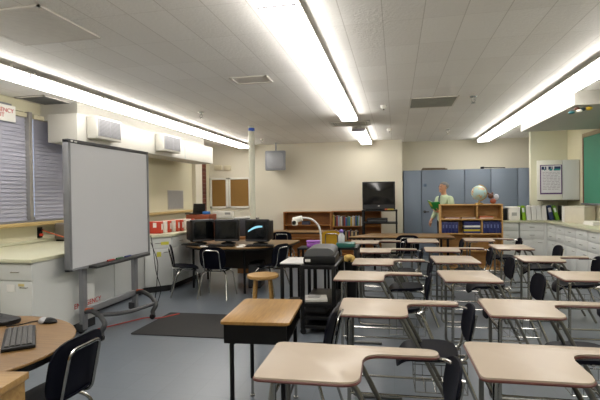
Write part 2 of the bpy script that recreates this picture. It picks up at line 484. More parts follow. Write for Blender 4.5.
for x, y, l in ((-.17, 7.05, 'white smoke detector right of the middle light strip, the nearer one'), (-.12, 9.6, 'white smoke detector close to the back wall by the short light strip')):
    t = thing('smoke_detector', l, 'smoke detector', (x, y, CZ), 0, 'white ceiling detectors')
    MB().lathe([(0, -.055), (.03, -.055), (.045, -.03), (.05, -.001), (0, -.001)], seg=18).build('body', M_white, t)
    MB().lathe([(0, -.07), (.012, -.07), (.012, -.055), (0, -.055)], seg=8).build('sensor', M_dark, t)
# two blower units on the duct
for y0, y1, l in ((5.58, 6.16, 'white louvred air unit on the duct above the board'), (7.42, 8.08, 'white louvred air unit on the duct farther from the camera')):
    t = thing('air_unit', l, 'air vent', (-4.19, (y0+y1)/2, 2.54), 0, 'air units on the white duct')
    h = (y1-y0)/2
    MB().box(0, .16, -h, h, -.155, .15, .006).build('housing', M_soff, t)
    MB().box(.16, .162, -h+.04, h-.04, -.12, .12).build('backing', mat('vent_back', '55565a', .6), t, smooth=0)
    s = MB()
    for k in range(13):
        z = -.115+.0185*k
        s.box(.162, .170, -h+.04, h-.04, z, z+.011)
    for yy in (-h+.035, 0, h-.045): s.box(.162, .173, yy-.006, yy+.008, -.125, .125)
    s.build('louvres', mat('louvre_grey', '8e8e91', .5), t, smooth=0)
# wall vent on left wall
t = thing('wall_vent', 'grey louvred vent set in the left wall', 'vent', (LX+.002, 9.62, 1.49))
MB().box(0, .012, -.37, .37, -.215, .215, .003).build('frame', mat('wallvent_frame', 'b4b2ac', .5), t)
s = MB()
for k in range(16): s.box(.012, .02, -.34, .34, -.19+.0245*k, -.19+.0245*k+.014)
s.build('slats', mat('wallvent_slat', '9b9b9b', .5), t, smooth=0)

# ------------------------------------------------------------------ base cabinets and worktops
def handle(m, x, y, z, w=.09):
    m.tube([(x-w/2, y, z), (x-w/2, y-.022, z), (x+w/2, y-.022, z), (x+w/2, y, z)], .0045, 6, fillet=.01)
def cabinet(label, loc, rotz, w, d, h, group, drawers=1, side='r', parts=True, hand='c'):
    t = thing('base_cabinet', label, 'cabinet', loc, rotz, group)
    MB().box(.002, w-.002, .02, d, .10, h, .002).m(1).box(.002, w-.002, .07, d, 0, .10).build('body', [M_cab, M_kick], t, smooth=0)
    zd = h-.02-.17*drawers
    for k in range(drawers):
        z1 = h-.015-.17*k
        dr = MB().box(.004, w-.004, 0, .02, z1-.164, z1, .002).build('drawer', M_cab, t)
        q = MB(); handle(q, w/2, 0, z1-.08); q.build('handle', M_chrome, dr)
    do = MB().box(.004, w-.004, 0, .02, .11, zd, .002).build('door', M_cab, t)
    q = MB(); handle(q, w-.09 if side == 'r' else .09, 0, zd-.06, .08); q.build('handle', M_chrome, do)
    return t
gl = 'grey cabinets along the left wall'
cabinet('grey base cabinet at the near end of the left counter, drawer facing the camera', (-4.02, 3.95, 0), 0, .39, .98, 0.898, gl)
cabinet('grey base cabinet against the wall at the left edge of the picture', (-4.94, 3.95, 0), 0, .91, .98, 0.898, gl)
cabinet('grey base cabinet seen under the white board, nearer one', (-3.94, 5.0, 0), PI/2, .78, .9, 0.898, gl, drawers=0, side='l')
cabinet('grey base cabinet seen under the white board, farther one', (-3.94, 5.79, 0), PI/2, .78, .9, 0.898, gl, drawers=0, side='l')
# angled corner cabinet: face from (-3.95,6.60) to (-3.64,6.92)
ang = math.atan2(.32, .31)
tc = cabinet('grey angled base cabinet with yellow note stuck to it beside the computer table', (-3.955, 6.60, 0), ang, .44, .30, 0.898, gl)
cabinet('grey base cabinet behind the leftmost computer chair', (-3.64, 6.93, 0), PI/2, .62, .9, 0.898, gl)
cabinet('grey base cabinet of the left counter farthest from the camera', (-3.64, 7.56, 0), PI/2, .62, .9, 0.898, gl)
_o = [c for c in tc.children if c.name.startswith('body')][0]; bpy.data.objects.remove(_o)
_A = (Matrix.Translation((-3.955, 6.60, 0)) @ Matrix.Rotation(ang, 4, 'Z')).inverted() @ Matrix.Identity(4)
_P = [(-3.966, 6.615), (-3.662, 6.925), (-4.5, 6.925), (-4.5, 6.615)]
MB().prism(_P, .10, 0.898, M=_A).m(1).prism([(-3.99, 6.63), (-3.70, 6.92), (-4.5, 6.92), (-4.5, 6.63)], 0, .10, M=_A).build('body', [M_cab, M_kick], tc, smooth=0)
M_yel = mat('yellow_note', 'd6cf4e', .7)
A = Matrix.Translation((-3.955, 6.60, 0)) @ Matrix.Rotation(ang, 4, 'Z')
tag(MB().box(.27, .40, -.004, -.001, .77, .82, M=A).build('sticky_note', M_yel, smooth=0), 'yellow label stuck on the drawer of the angled cabinet', 'note', 'yellow notes on the angled cabinet')
tag(MB().box(.20, .27, -.004, -.001, .58, .66, M=A @ Matrix.Rotation(R(0), 4, 'Y')).build('sticky_note', M_yel, smooth=0), 'yellow note stuck on the door of the angled cabinet', 'note', 'yellow notes on the angled cabinet')
for i, (x0, x1, z0, z1, c, l) in enumerate(((-3.93, -3.83, .60, .675, 'e8e6e0', 'white paper label on the nearest left cabinet door'), (-3.79, -3.72, .66, .685, 'd9c98a', 'small tan label on the nearest left cabinet door'))):
    tag(MB().box(x0, x1, 3.944, 3.948, z0, z1).build('paper_label', mat(f'label_{i}', c, .7), smooth=0), l, 'label', 'labels on the left cabinet')
poly = [(LX+.005, 3.92), (-3.605, 3.92), (-3.605, 4.98), (-3.915, 5.02), (-3.915, 6.58), (-3.61, 6.89), (-3.61, 8.20), (LX+.005, 8.20)]
wt = thing('worktop', 'pale green laminate worktop running along the left wall', 'worktop', (0, 0, .902))
MB().prism(poly, 0, .038, .004).build('top', M_ctop, wt)
MB().box(LX+.004, LX+.022, 3.95, 8.2, .039, .08, .003).build('backsplash', M_ctop, wt)
# stencil on the near cabinet end
tx = text_mesh('floor_sign_lettering', 'EMERGENCY', .085, M_rtext, Matrix.Translation((-3.628, 4.80, .30)) @ MX)
tag(tx, 'red EMERGENCY lettering on the cabinet side behind the white board leg', 'lettering')

gr = 'grey cabinets under the right worktop'
for k in range(2):
    cabinet(('grey base cabinet right beside the birch bookcase', 'grey base cabinet of the far right run next to the corner')[k], (2.06+.50*k, 10.42, 0), 0, .49, .59, .905, gr, drawers=2)
for k in range(6):
    cabinet(f'grey base cabinet under the right worktop, {ORD[k]} along the right wall from the corner', (3.09, 10.40-.52*k, 0), -PI/2, .51, .60, .905, gr, drawers=2)
struct(MB().box(3.045, 3.13, 10.405, 10.445, .1, .905).build('trim_9', M_cab, smooth=0), 'grey filler strip in the cabinet corner')
poly = [(2.03, 11.015), (2.03, 10.395), (3.062, 10.395), (3.062, 7.27), (RX-.005, 7.27), (RX-.005, 11.015)]
wt = thing('worktop', 'pale cream worktop in an L along the right corner', 'worktop', (0, 0, .908))
MB().prism(poly[::1], 0, .04, .004).build('top', M_ctop, wt)
MB().box(RX-.022, RX-.006, 7.28, 11.0, .041, .14, .003).build('backsplash', M_ctop, wt)

# ------------------------------------------------------------------ things on the left counter
o = thing('power_outlet', 'black double wall outlet with plugs above the left counter', 'outlet', (LX+.001, 5.54, 1.075))
MB().box(0, .012, -.045, .045, -.075, .075, .003).build('plate', M_black, o)
MB().box(.012, .05, -.02, .02, .015, .05, .005).build('plug', M_black, o)
MB().box(.012, .05, -.02, .02, -.05, -.015, .005).build('plug', M_redp, o)
tag(MB().tube([(LX+.05, 5.54, 1.105), (LX+.2, 5.55, 1.06), (LX+.42, 5.62, .98), (LX+.49, 5.9, .953), (LX+.5, 6.2, .953)], .009, 6, fillet=.08).build('extension_cord', M_orange),
    'orange cord running from the wall outlet along the left counter', 'cord')
h = thing('heater', 'small grey-brown ribbed electric heater on the left counter beside the board', 'heater', (-4.72, 5.86, .941))
MB().box(-.10, .10, -.2, .24, .02, .26, .03).build('body', mat('heater_body', '6f675c', .5), h)
s = MB()
for k in range(6): s.box(.100, .115, -.16+.065*k, -.16+.065*k+.028, .05, .23, .004)
s.build('ribs', mat('heater_rib', '9c9082', .45), h)
MB().box(-.08, .08, -.18, -.14, 0, .02).box(-.08, .08, .18, .22, 0, .02).build('feet', M_black, h, smooth=0)
p = thing('potted_plant', 'small plant in an orange pot on the wall sill beside the board', 'plant', (LX+.055, 8.02, 1.236))
MB().lathe([(0, 0), (.035, 0), (.048, .12), (.052, .12), (.052, .14), (.04, .14), (.038, .12), (0, .12)]).build('pot', mat('terracotta', 'a4492a', .6), p)
lf = MB()
for k in range(9):
    a = k*2.4; ln = .10+.05*((k*7) % 3)/2
    d = Vector((abs(math.cos(a))*.25, math.sin(a), .6+.5*((k*5) % 4)/3)).normalized()
    b0 = Vector((0, 0, .12)); tip = b0+d*ln; sd = d.cross(Vector((0, 0, 1))).normalized()*.018
    mid = b0+d*ln*.55
    lf.quad(b0, mid+sd, tip, mid-sd)
lf.build('leaves', mat('leaf_green', '4f6a34', .5), p)
# file boxes on the far part of the counter
cols = [('red', 'b8361f'), ('white', 'd9d2c8'), ('red', 'bb3d24'), ('white', 'd4cbc0'), ('orange red', 'c24a2a'), ('red', 'b23a24'), ('white', 'd8d0c4'), ('white', 'ccc4ba'), ('red', 'b6432c')]
for k, (n, c) in enumerate(cols):
    Mx = Matrix.Translation((-4.02+.075*k*.55, 6.98+.105*k, .911)) @ Matrix.Rotation(R(20), 4, 'Z')
    t = thing('file_box', f'{n} upright file box on the left counter, {ORD[k]} from the white board', 'file box', (-3.98+.022*k, 7.02+.108*k, .941), R(6), 'file boxes on the left counter')
    MB().box(-.11, .11, -.045, .045, 0, .20, .004).build('box', mat('filebox_'+c, c, .6), t)
    MB().box(.11, .112, -.03, .03, .06, .16).build('label', M_paper, t, smooth=0)
    MB().box(-.03, .03, -.047, -.0455, .1, .18).build('spine_label', M_paper, t, smooth=0)

# teacher's station behind the computers
t = thing('desk', 'brown wooden desk behind the computer monitors', 'desk', (-3.60, 8.95, 0), 0)
MB().box(-.95, .95, -.4, .4, .70, .74, .005).build('top', wood('desk_brown', '8a5c34', 'a2703f', .4), t)
for a in (-.93, .5): MB().box(a, a+.43, -.38, .38, 0.02, .70, .004).build('pedestal', wood('desk_brown', '8a5c34', 'a2703f', .4), t)
t = thing('desk_riser', 'red-brown wooden riser box standing on the brown desk', 'riser', (-4.0, 8.90, .741))
MB().box(-.26, .26, -.18, .2, .34, .44, .005).box(-.26, -.23, -.18, .2, 0, .34).box(.23, .26, -.18, .2, 0, .34).box(-.26, .26, .18, .2, 0, .34).build('riser_body', mat('riser_red', '8c4527', .5), t)
t = thing('laptop', 'dark laptop standing open on the red-brown riser', 'laptop', (-4.13, 8.88, 1.186), R(-20))
MB().box(-.17, .17, -.12, .10, 0, .02, .004).build('base', M_blackp, t)
MB().box(-.17, .17, .1, .115, .01, .235, .004, M=Matrix.Rotation(R(-8), 4, 'X')).build('lid', M_blackp, t)
tag(MB().box(-.07, .07, -.05, .05, 0, .06, .01).build('blue_box', mat('blue_box', '2f6fb4', .5), loc=(-3.86, 8.85, 1.184)), 'small blue box on the red-brown riser', 'box')
t = thing('paper_tray', 'dark letter tray with white papers on the brown desk behind the middle monitor', 'tray', (-3.00, 8.9, .741), R(10))
MB().box(-.24, .24, -.16, .16, 0, .36, .006).build('tray_body', mat('tray_dark', '3a3a40', .5), t)
MB().box(-.22, .22, -.15, .15, .361, .39, .004, M=Matrix.Rotation(R(-5), 4, 'Y')).build('papers', M_paper, t)

# ------------------------------------------------------------------ cork boards, hung monitor on the back wall
for x0, x1, l in ((-4.93, -4.43, 'white framed brown cork board, left one beside the brick strip'), (-4.40, -3.79, 'white framed brown cork board, right one behind the cream post')):
    t = thing('cork_board', l, 'notice board', ((x0+x1)/2, BY-.002, 1.64), 0, 'cork boards on the back wall')
    a = (x1-x0)/2; hh = .41
    MB().box(-a+.03, a-.03, -.018, 0, -hh+.03, hh-.03).build('cork_panel', M_cork, t, smooth=0)
    MB().box(-a, a, -.035, 0, -hh, -hh+.05, .003).box(-a, a, -.035, 0, hh-.05, hh, .003).box(-a, -a+.05, -.035, 0, -hh, hh, .003).box(a-.05, a, -.035, 0, -hh, hh, .003).build('frame', M_white, t)
t = thing('wall_unit', 'white wall unit below the left cork board', 'wall unit', (-4.55, BY-.002, 1.06))
MB().box(-.30, .28, -.10, 0, -.10, .10, .012).build('cover', M_white, t)
MB().box(.06, .22, -.104, -.1, .0, .06).build('grille', M_grill, t, smooth=0)
t = thing('light_switch_box', 'two pale boxes on the wall above the cork boards', 'wall box', (-4.55, BY-.002, 2.32))
MB().box(-.25, -.03, -.04, 0, -.06, .07, .008).build('cover', mat('pale_box', 'd5ccb0', .5), t)
MB().box(.03, .22, -.04, 0, -.07, .06, .008).build('cover', mat('pale_box', 'd5ccb0', .5), t)
t = thing('hung_monitor', 'grey boxy monitor hung from the ceiling at the back wall', 'monitor', (-2.99, 11.25, 2.44), R(4))
q = MB(); q.box(-.26, .26, -.12, .0, -.25, .25, .03); q.box(-.2, .2, 0, .22, -.19, .19, .05)
q.build('housing', mat('monitor_grey', '8b8e94', .5), t)
MB().slab(.42, .40, lambda u, v, tt: Vector((u, -.121-tt-.02*(1-(u/.21)**2)*(1-(v/.2)**2), v)), .004, n=6).build('screen', mat('monitor_face', '9b9ea4', .3), t)
MB().tube([(0, .02, .25), (0, .02, .46)], .02, 10).build('bracket', M_steel, t)

# ------------------------------------------------------------------ blue cupboards
def cupboard(label, x0, x1, ndoor, lever=None):
    t = thing('tall_cupboard', label, 'cupboard', (x0, 11.68, 0), 0, 'blue-grey built-in cupboards'); w = x1-x0
    MB().box(.002, w-.002, .02, .45, 0, 2.13).build('body', M_blue, t, smooth=0)
    for k in range(ndoor):
        a, b = w*k/ndoor, w*(k+1)/ndoor
        d = MB().box(a+.006, b-.006, 0, .02, .06, 2.12, .003).build('door', M_blue, t)
        if lever is not None and k == 0:
            q = MB().lathe([(0, 0), (.03, 0), (.03, .012), (0, .012)], M=Matrix.Translation((a+lever, -.012, 1.10)) @ Matrix.Rotation(R(-90), 4, 'X'))
            q.tube([(a+lever, 0, 1.10), (a+lever, -.05, 1.10), (a+lever+.10, -.05, 1.10)], .012, 8, fillet=.02)
            q.build('lever_handle', mat('dark_bronze', '3a3634', .4, .6), d)
            MB().box(a+lever-.03, a+lever+.05, -.006, 0, 1.72, 1.80, .004).build('small_plate', mat('plate_blue', '5d7087', .5), d)
    return t
cupboard('narrow blue-grey cupboard next to the cream back wall', .18, .62, 1)
cupboard('wide blue-grey cupboard with dark lever handle behind the man', .624, 1.64, 1, .07)
cupboard('blue-grey cupboard just right of the man', 1.644, 2.24, 1)
cupboard('blue-grey cupboard to the right of the globe', 2.244, 2.84, 1)
cupboard('blue-grey cupboard running behind the pale wall return', 2.844, 3.60, 1)
tag(MB().box(-.32, .30, -.02, .02, 0, .03, .006).tube([(-.3, -.0, .045), (.25, 0, .035)], .012, 8).build('wooden_rod', wood('rod_wood', '5a4a34', '6e5c42', .6), loc=(.95, 11.75, 2.135)), 'long brown rod lying on top of the blue cupboards, left one', 'rod', 'rods on the blue cupboards')
tag(MB().box(-.06, .02, -.03, .03, 0, .05, .008).tube([(-.05, 0, .03), (.5, 0, .012)], .012, 8).build('dark_rod', M_black, loc=(2.08, 11.75, 2.135)), 'black rod lying on top of the blue cupboards, right one', 'rod', 'rods on the blue cupboards')

# ------------------------------------------------------------------ right corner: wall cabinet, poster, board
t = thing('wall_cabinet', 'white wall cabinet with the poster above the right corner worktop', 'cabinet', (2.88, 10.32, 1.38))
MB().prism([(0, .02), (.81, .02), (.81, .695), (.24, .695)], 0, .83).build('body', M_ret, t, smooth=0)
MB().box(.004, .485, 0, .02, .005, .825, .003).build('door', M_white, t)
MB().box(.49, .806, 0, .02, .005, .825, .003).build('door', M_cab, t)
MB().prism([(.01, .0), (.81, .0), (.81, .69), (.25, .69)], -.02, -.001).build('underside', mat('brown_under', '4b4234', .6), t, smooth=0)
po = thing('poster', 'white poster with purple border and teal heading on the wall cabinet', 'poster', (3.15, 10.314, 1.81))
MB().box(-.21, .21, -.002, .004, -.31, .30).build('border', mat('poster_purple', '5c3a6e', .6), po, smooth=0)
MB().box(-.19, .19, -.004, -.0025, -.28, .285).build('sheet', mat('poster_white', 'dcd9dd', .6), po, smooth=0)
hd = MB()
for a, b in ((-.18, -.13), (-.115, -.09), (-.05, -.0), (.01, .03), (.06, .18)): hd.box(a, b, -.006, -.0045, .20, .265)
hd.build('heading_blocks', mat('poster_navy', '24325e', .6), po, smooth=0)
hd = MB()
for a, b in ((-.13, -.115), (-.03, .02), (.05, .17)): hd.box(a, b, -.0075, -.0062, .18, .215)
hd.build('heading_accents', mat('poster_teal', '2f8a8a', .6), po, smooth=0)
ln = MB(); rr = random.Random(3)
for k in range(12):
    z = .14-.032*k; x = -.16
    while x < .14:
        wd = rr.uniform(.03, .08); ln.box(x, min(x+wd, .165), -.006, -.0045, z, z+.010); x += wd+.015
ln.build('text_lines', mat('poster_text', 'a899a8', .6), po, smooth=0)
bd = thing('chalkboard', 'green chalkboard with wooden top rail on the right wall', 'board', (RX-.002, 10.10, 1.32))
MB().box(-.012, 0, -4.0, 0, 0, 1.32).build('panel', M_green, bd, smooth=0)
MB().box(-.03, 0, -4.0, .03, 1.30, 1.38, .004).build('top_rail', wood('rail_wood', '8b7a5c', 'a39272', .5, 'Y'), bd)
MB().box(-.025, 0, 0, .035, 0, 1.30, .003).build('side_strip', mat('strip_rust', '8a5a4a', .6), bd)
MB().box(-.07, 0, -4.0, .0, -.035, 0, .004).build('chalk_tray', M_steel, bd)
MB().box(-.05, -.02, -.9, -.84, 1.38, 1.48, .004).build('map_hook', M_steel, bd)
# dangling toys
hm = thing('hanging_mobile', 'cluster of small colourful toys dangling from the right ceiling duct', 'mobile', (2.42, 6.84, 2.71))
MB().tube([(0, 0, 0), (0, 0, -.05)], .003, 6).tube([(-.09, 0, -.05), (.16, .03, -.045)], .004, 6).tube([(-.08, 0, -.05), (-.08, 0, -.08)], .002, 5).tube([(.14, .02, -.05), (.14, .02, -.02)], .002, 5).build('wire', M_steel, hm)
MB().ball((-.07, 0, -.085), .03, (1.5, .8, .6)).build('teal_toy', mat('toy_teal', '1f5f66', .4), hm)
MB().ball((.02, -.02, -.07), .032, (1.2, .8, .7)).build('white_toy', M_white, hm)
MB().ball((.0, 0, -.035), .03, (1.3, .8, .7)).build('brown_toy', mat('toy_brown', '5a3424', .5), hm)
MB().ball((.075, 0, -.045), .03, (1.2, .8, .8)).build('dark_toy', mat('toy_dark', '22383e', .4), hm)
MB().ball((.15, .02, -.035), .04, (1.2, .8, .7)).build('yellow_toy', mat('toy_yellow', 'c8a92c', .4), hm)

# binders on the right worktop
def binder(label, x, y, rz, col, w=.07, d=.26, h=.31, tilt=0, lab=True):
    t = thing('binder', label, 'binder', (x, y, .949), rz, 'binders on the right worktop')
    Mx = Matrix.Rotation(tilt, 4, 'Y')
    c = mat('binder_'+col, col, .5)
    off = -w/2*0
    b = MB()
    b.box(0, .004, 0, d, 0, h, M=Mx).box(w-.004, w, 0, d, 0, h, M=Mx).box(0, w, 0, .004, 0, h, M=Mx)
    b.build('cover', c, t, smooth=0)
    MB().box(.006, w-.006, .006, d-.012, .006, h-.012, M=Mx).build('pages', M_paper, t, smooth=0)
    if lab: MB().box(w*.2, w*.8, -.002, -.0002, h*.55, h*.85, M=Mx).build('spine_label', mat('spine_lab', 'cfd0d4', .6), t, smooth=0)
seq = [('white binder standing beside the lime binder, nearest the white box', 2.66, 'dad9d6', .09, 0.0), ]
binder('lime green binder leaning beside the white storage box', 2.635, 10.47, 0, '7fae1e', .075, tilt=R(-6))
for k in range(4):
    binder(f'white binder in the corner row, {ORD[k]} right of the lime green binder', 2.715+.102*k, 10.47, 0, 'd8d7d4', .098, tilt=R(-4), lab=False)
binder('navy blue binder with pale spots leaning against the white binders', 3.17, 10.47, 0, '1e2f58', .085, tilt=R(-12))
binder('green binder leaning against the navy blue binder', 3.29, 10.46, 0, '6da32a', .07, tilt=R(-16))
binder('black binder standing in the corner beside the green binder', 3.40, 10.44, 0, '1a1c1a', .05)
binder('white binder standing right of the black binder by the corner', 3.24, 9.98, R(-20), 'dedddb', .11, lab=False)
binder('white binder with a green stripe, next to the purple binder', 3.35, 9.94, R(-20), 'cfd6c0', .05, lab=False)
binder('thin purple binder beside the cream storage box', 3.40, 9.92, R(-20), '4a3a6a', .03, lab=False)
t = thing('storage_box', 'black storage box beside the birch bookcase on the worktop', 'box', (2.32, 10.62, .949))
MB().box(-.17, .02, -.1, .22, 0, .25, .005).build('body', M_blackp, t); MB().box(-.18, .03, -.11, .23, .251, .275, .004).build('lid', M_steel, t)
t = thing('storage_box', 'white storage box with black lid band on the worktop by the lime binder', 'box', (2.475, 10.60, .949))
MB().box(-.115, .115, -.12, .2, 0, .255, .006).build('body', M_paper, t); MB().box(-.122, .122, -.127, .207, .256, .29, .004).build('lid', M_paper, t)
MB().box(-.05, .05, -.124, -.121, .1, .17).build('label', mat('boxlab', 'a9a9a4', .7), t, smooth=0)
t = thing('storage_box', 'large cream storage box below the chalkboard corner', 'box', (3.43, 9.62, .949), R(-60))
MB().box(-.21, .22, -.14, .14, 0, .30, .008).build('body', mat('cream_box', 'cdc6b4', .6), t); MB().box(-.215, .225, -.145, .145, .301, .32, .005).build('lid', mat('cream_box', 'cdc6b4', .6), t)
tag(MB().box(-.012, 0, -.02, .02, -.13, .13, .003).build('dark_strip', mat('dark_brown', '46302a', .5), loc=(RX-.001, 9.30, 1.12)), 'short dark brown strip on the right wall under the chalkboard', 'strip')
tag(MB().tube([(0, 0, 0), (-.05, -.25, -.02), (-.06, -.9, -.03)], .008, 6, fillet=.1).build('cord', M_black, loc=(RX-.012, 9.25, 1.13)), 'black cord running along the right wall under the chalkboard', 'cord')
t = thing('paper_stack', 'stack of white paper on the right worktop under the chalkboard', 'paper', (3.46, 9.0, .949), R(6))
MB().box(-.12, .12, -.16, .16, 0, .04, .003).build('lower_sheets', M_paper, t); MB().box(-.11, .115, -.15, .155, .041, .07, .003).build('upper_sheets', M_white, t)

# ------------------------------------------------------------------ interactive white board on its stand
wb = thing('whiteboard', 'large pale grey interactive board on a wheeled grey stand', 'board', (-3.45, 5.12, 0))
Y0, Y1, Z0, Z1 = -.81, .74, .785, 2.155
MB().box(-.03, .0, Y0, Y1, Z0, Z1).build('board_panel', M_bord, wb, smooth=0)
f = MB()
f.box(-.06, .012, Y0-.04, Y0, Z0-.03, Z1+.03, .004).box(-.06, .012, Y1, Y1+.035, Z0-.03, Z1+.03, .004)
f.box(-.06, .012, Y0-.04, Y1+.035, Z0-.03, Z0, .004)
f.build('frame', M_frameG, wb)
MB().box(-.06, .014, Y0-.04, Y1+.035, Z1, Z1+.04, .004).m(1).box(.0145, .016, Y0+.0, Y0+.035, Z1+.012, Z1+.03).box(.0145, .016, Y0+.055, Y0+.10, Z1+.01, Z1+.024).build('top_rail', [mat('top_rail_dark', '3c3b3c', .4), M_paper], wb)
MB().box(-.07, -.03, Y0+.02, Y1-.02, Z0, Z1).build('backing', M_frameG, wb, smooth=0)
for y in (-.55, .50):
    MB().box(-.10, -.035, y-.034, y+.034, .05, Z0+.5, .006).build('post', M_frameG, wb)
MB().box(-.09, -.04, -.52, .47, .22, .29, .005).build('crossbar', M_frameG, wb)
tr = MB().box(-.02, .12, -.55, .60, .748, .785, .012).build('pen_tray', mat('tray_black', '2b2b2d', .4), wb)
for k, c in enumerate(('b43a30', '3f6b4a', '35407c')):
    tag(MB().lathe([(0, 0), (.011, 0), (.011, .12), (.006, .14), (0, .14)], seg=10, M=Matrix.Translation((-3.45+.05, 4.86+.18*k, .797)) @ Matrix.Rotation(R(-90), 4, 'X')).build('marker_pen', mat('pen_'+c, c, .4)),
        ('red', 'green', 'blue')[k]+' pen lying in the tray of the interactive board', 'pen', 'pens in the board tray')
for y in (-.55, .50):
    ft = MB()
    ft.box(-.15, -.05, y-.035, y+.035, .03, .12, .008)
    dx, dy = (.30, -.20) if y < 0 else (.40, -.36)
    ft.tube([(-.06, y, .25), (.05, y-.02, .275), (dx*.75, y+dy*.55, .25), (dx+.05, y+dy*.95, .18), (dx, y+dy, .10), (dx+.01, y+dy, .06)], .028, 10, fillet=.06)
    fo = ft.build('foot', mat('stand_dark', '3a3b3d', .45), wb)
    MB().tube([(-.045, y+.0, .268), (.06, y-.02, .282)], .025, 8).build('orange_grip', M_orange, fo)
    for cx in (-.10, dx):
        MB().lathe([(0, -.014), (.035, -.014), (.035, .014), (0, .014)], seg=16, M=Matrix.Translation((cx, y+(dy if cx > 0 else 0), .036)) @ Matrix.Rotation(R(90), 4, 'X')).build('caster', M_blackp, fo)
MB().tube([(.16, -.63, .245), (.27, -.25, .17), (.40, .17, .19)], .026, 8, fillet=.2).build('foot_bar', mat('stand_dark', '3a3b3d', .45), wb)
tag(MB().tube([(-3.45, 4.72, .012), (-3.35, 4.9, .012), (-3.15, 5.3, .012), (-2.98, 5.25, .012), (-2.8, 5.5, .020)], .008, 6, fillet=.1).build('floor_cable', mat('red_cable', 'a03a30', .5)), 'orange-red cable lying on the floor under the board stand', 'cord')
tag(MB().tube([(-3.48, 5.99, 1.0), (-3.46, 6.02, .8), (-3.40, 5.98, .45), (-3.38, 6.1, .2), (-3.40, 6.0, .01)], .006, 6, fillet=.2).tube([(-3.48, 5.99, .9), (-3.40, 6.05, .6), (-3.45, 6.1, .4), (-3.42, 6.02, .2), (-3.44, 5.98, .01)], .006, 6, fillet=.2).build('hanging_cable', M_blackp),
    'thin black cables hanging down at the far side of the board', 'cord')
tag(MB().prism(rounded([(-2.97, 4.63), (-1.72, 4.66), (-1.72, 5.60), (-2.97, 5.58)], .03), .001, .010).build('floor_mat', mat('black_rubber', '1b1a19', .75, var=.2, bump=.2, bscale=200)), 'black rubber mat lying on the floor in front of the board', 'mat')

# ------------------------------------------------------------------ plastic chair with chrome frame
def make_chair(label, loc, rotz, mshell=None, s=1.0, group='plastic chairs with chrome frames'):
    t = thing('plastic_chair', label, 'chair', loc, rotz, group)
    sh = mshell or M_navy
    MB().slab(.42*s, .40*s, lambda u, v, q: Vector((u, v, .435*s+q+.25*u*u-.12*v+(-.25*max(0, v-.12)**1)*.6)), .012).build('seat', sh, t)
    def bk(u, v, q):
        return Vector((u, -.205*s-.18*v-.0+.55*u*u-q, .625*s+v))
    MB().slab(.42*s, .34*s, bk, .012, n=3.6).build('backrest', sh, t)
    b = MB(); b.tube([(-.13*s, -.06, .415*s), (-.13*s, -.19*s, .43*s), (-.125*s, -.26*s, .74*s), (.125*s, -.26*s, .74*s), (.13*s, -.19*s, .43*s), (.13*s, -.06, .415*s)], .010, 8, fillet=.05)
    b.build('back_frame', M_chrome, t)
    for sx in (-1, 1):
        MB().tube([(sx*.14*s, .13*s, .405*s), (sx*.19*s, .17*s, .36*s), (sx*.235*s, .21*s, .0)], .011, 8, fillet=.04).build('leg', M_chrome, t)
        MB().tube([(sx*.14*s, -.08*s, .405*s), (sx*.19*s, -.13*s, .36*s), (sx*.235*s, -.24*s, .0)], .011, 8, fillet=.04).build('leg', M_chrome, t)
    MB().tube([(-.14*s, .13*s, .405*s), (.14*s, .13*s, .405*s)], .010, 8).tube([(-.14*s, -.08*s, .405*s), (.14*s, -.08*s, .405*s)], .010, 8).tube([(-.14*s, -.08*s, .405*s), (-.14*s, .13*s, .405*s)], .010, 8).tube([(.14*s, -.08*s, .405*s), (.14*s, .13*s, .405*s)], .010, 8).build('under_frame', M_chrome, t)
    return t
ch = make_chair('navy plastic chair with chrome legs, turned with its back to the middle monitor', (-2.72, 6.62, 0), 0)
dup(ch, (-3.30, 6.72, 0), R(-62), 'navy plastic chair at the left end of the computer table, seen from its side')
dup(ch, (-1.97, 7.02, 0), R(68), 'navy plastic chair at the right end of the computer table behind the wooden stool')
dup(ch, (-1.955, 2.22, 0), R(90), 'black-looking plastic chair with chrome loop at the round table, lower left of the picture')
dup(ch, (-.64, 3.10, 0), R(88), 'navy plastic chair pushed under the oak student desk')
dup(ch, (.19, 8.79, 0), R(2), 'navy plastic chair with its back to us at the big oak table')
dup(ch, (-2.38, 9.50, 0), R(4), 'navy plastic chair at the dark edged table before the left back bookcase')
yc = make_chair('yellow plastic chair at the far table in front of the back bookcase', (-1.36, 9.70, 0), R(6), mat('yellow_plastic', 'c79a1e', .4))

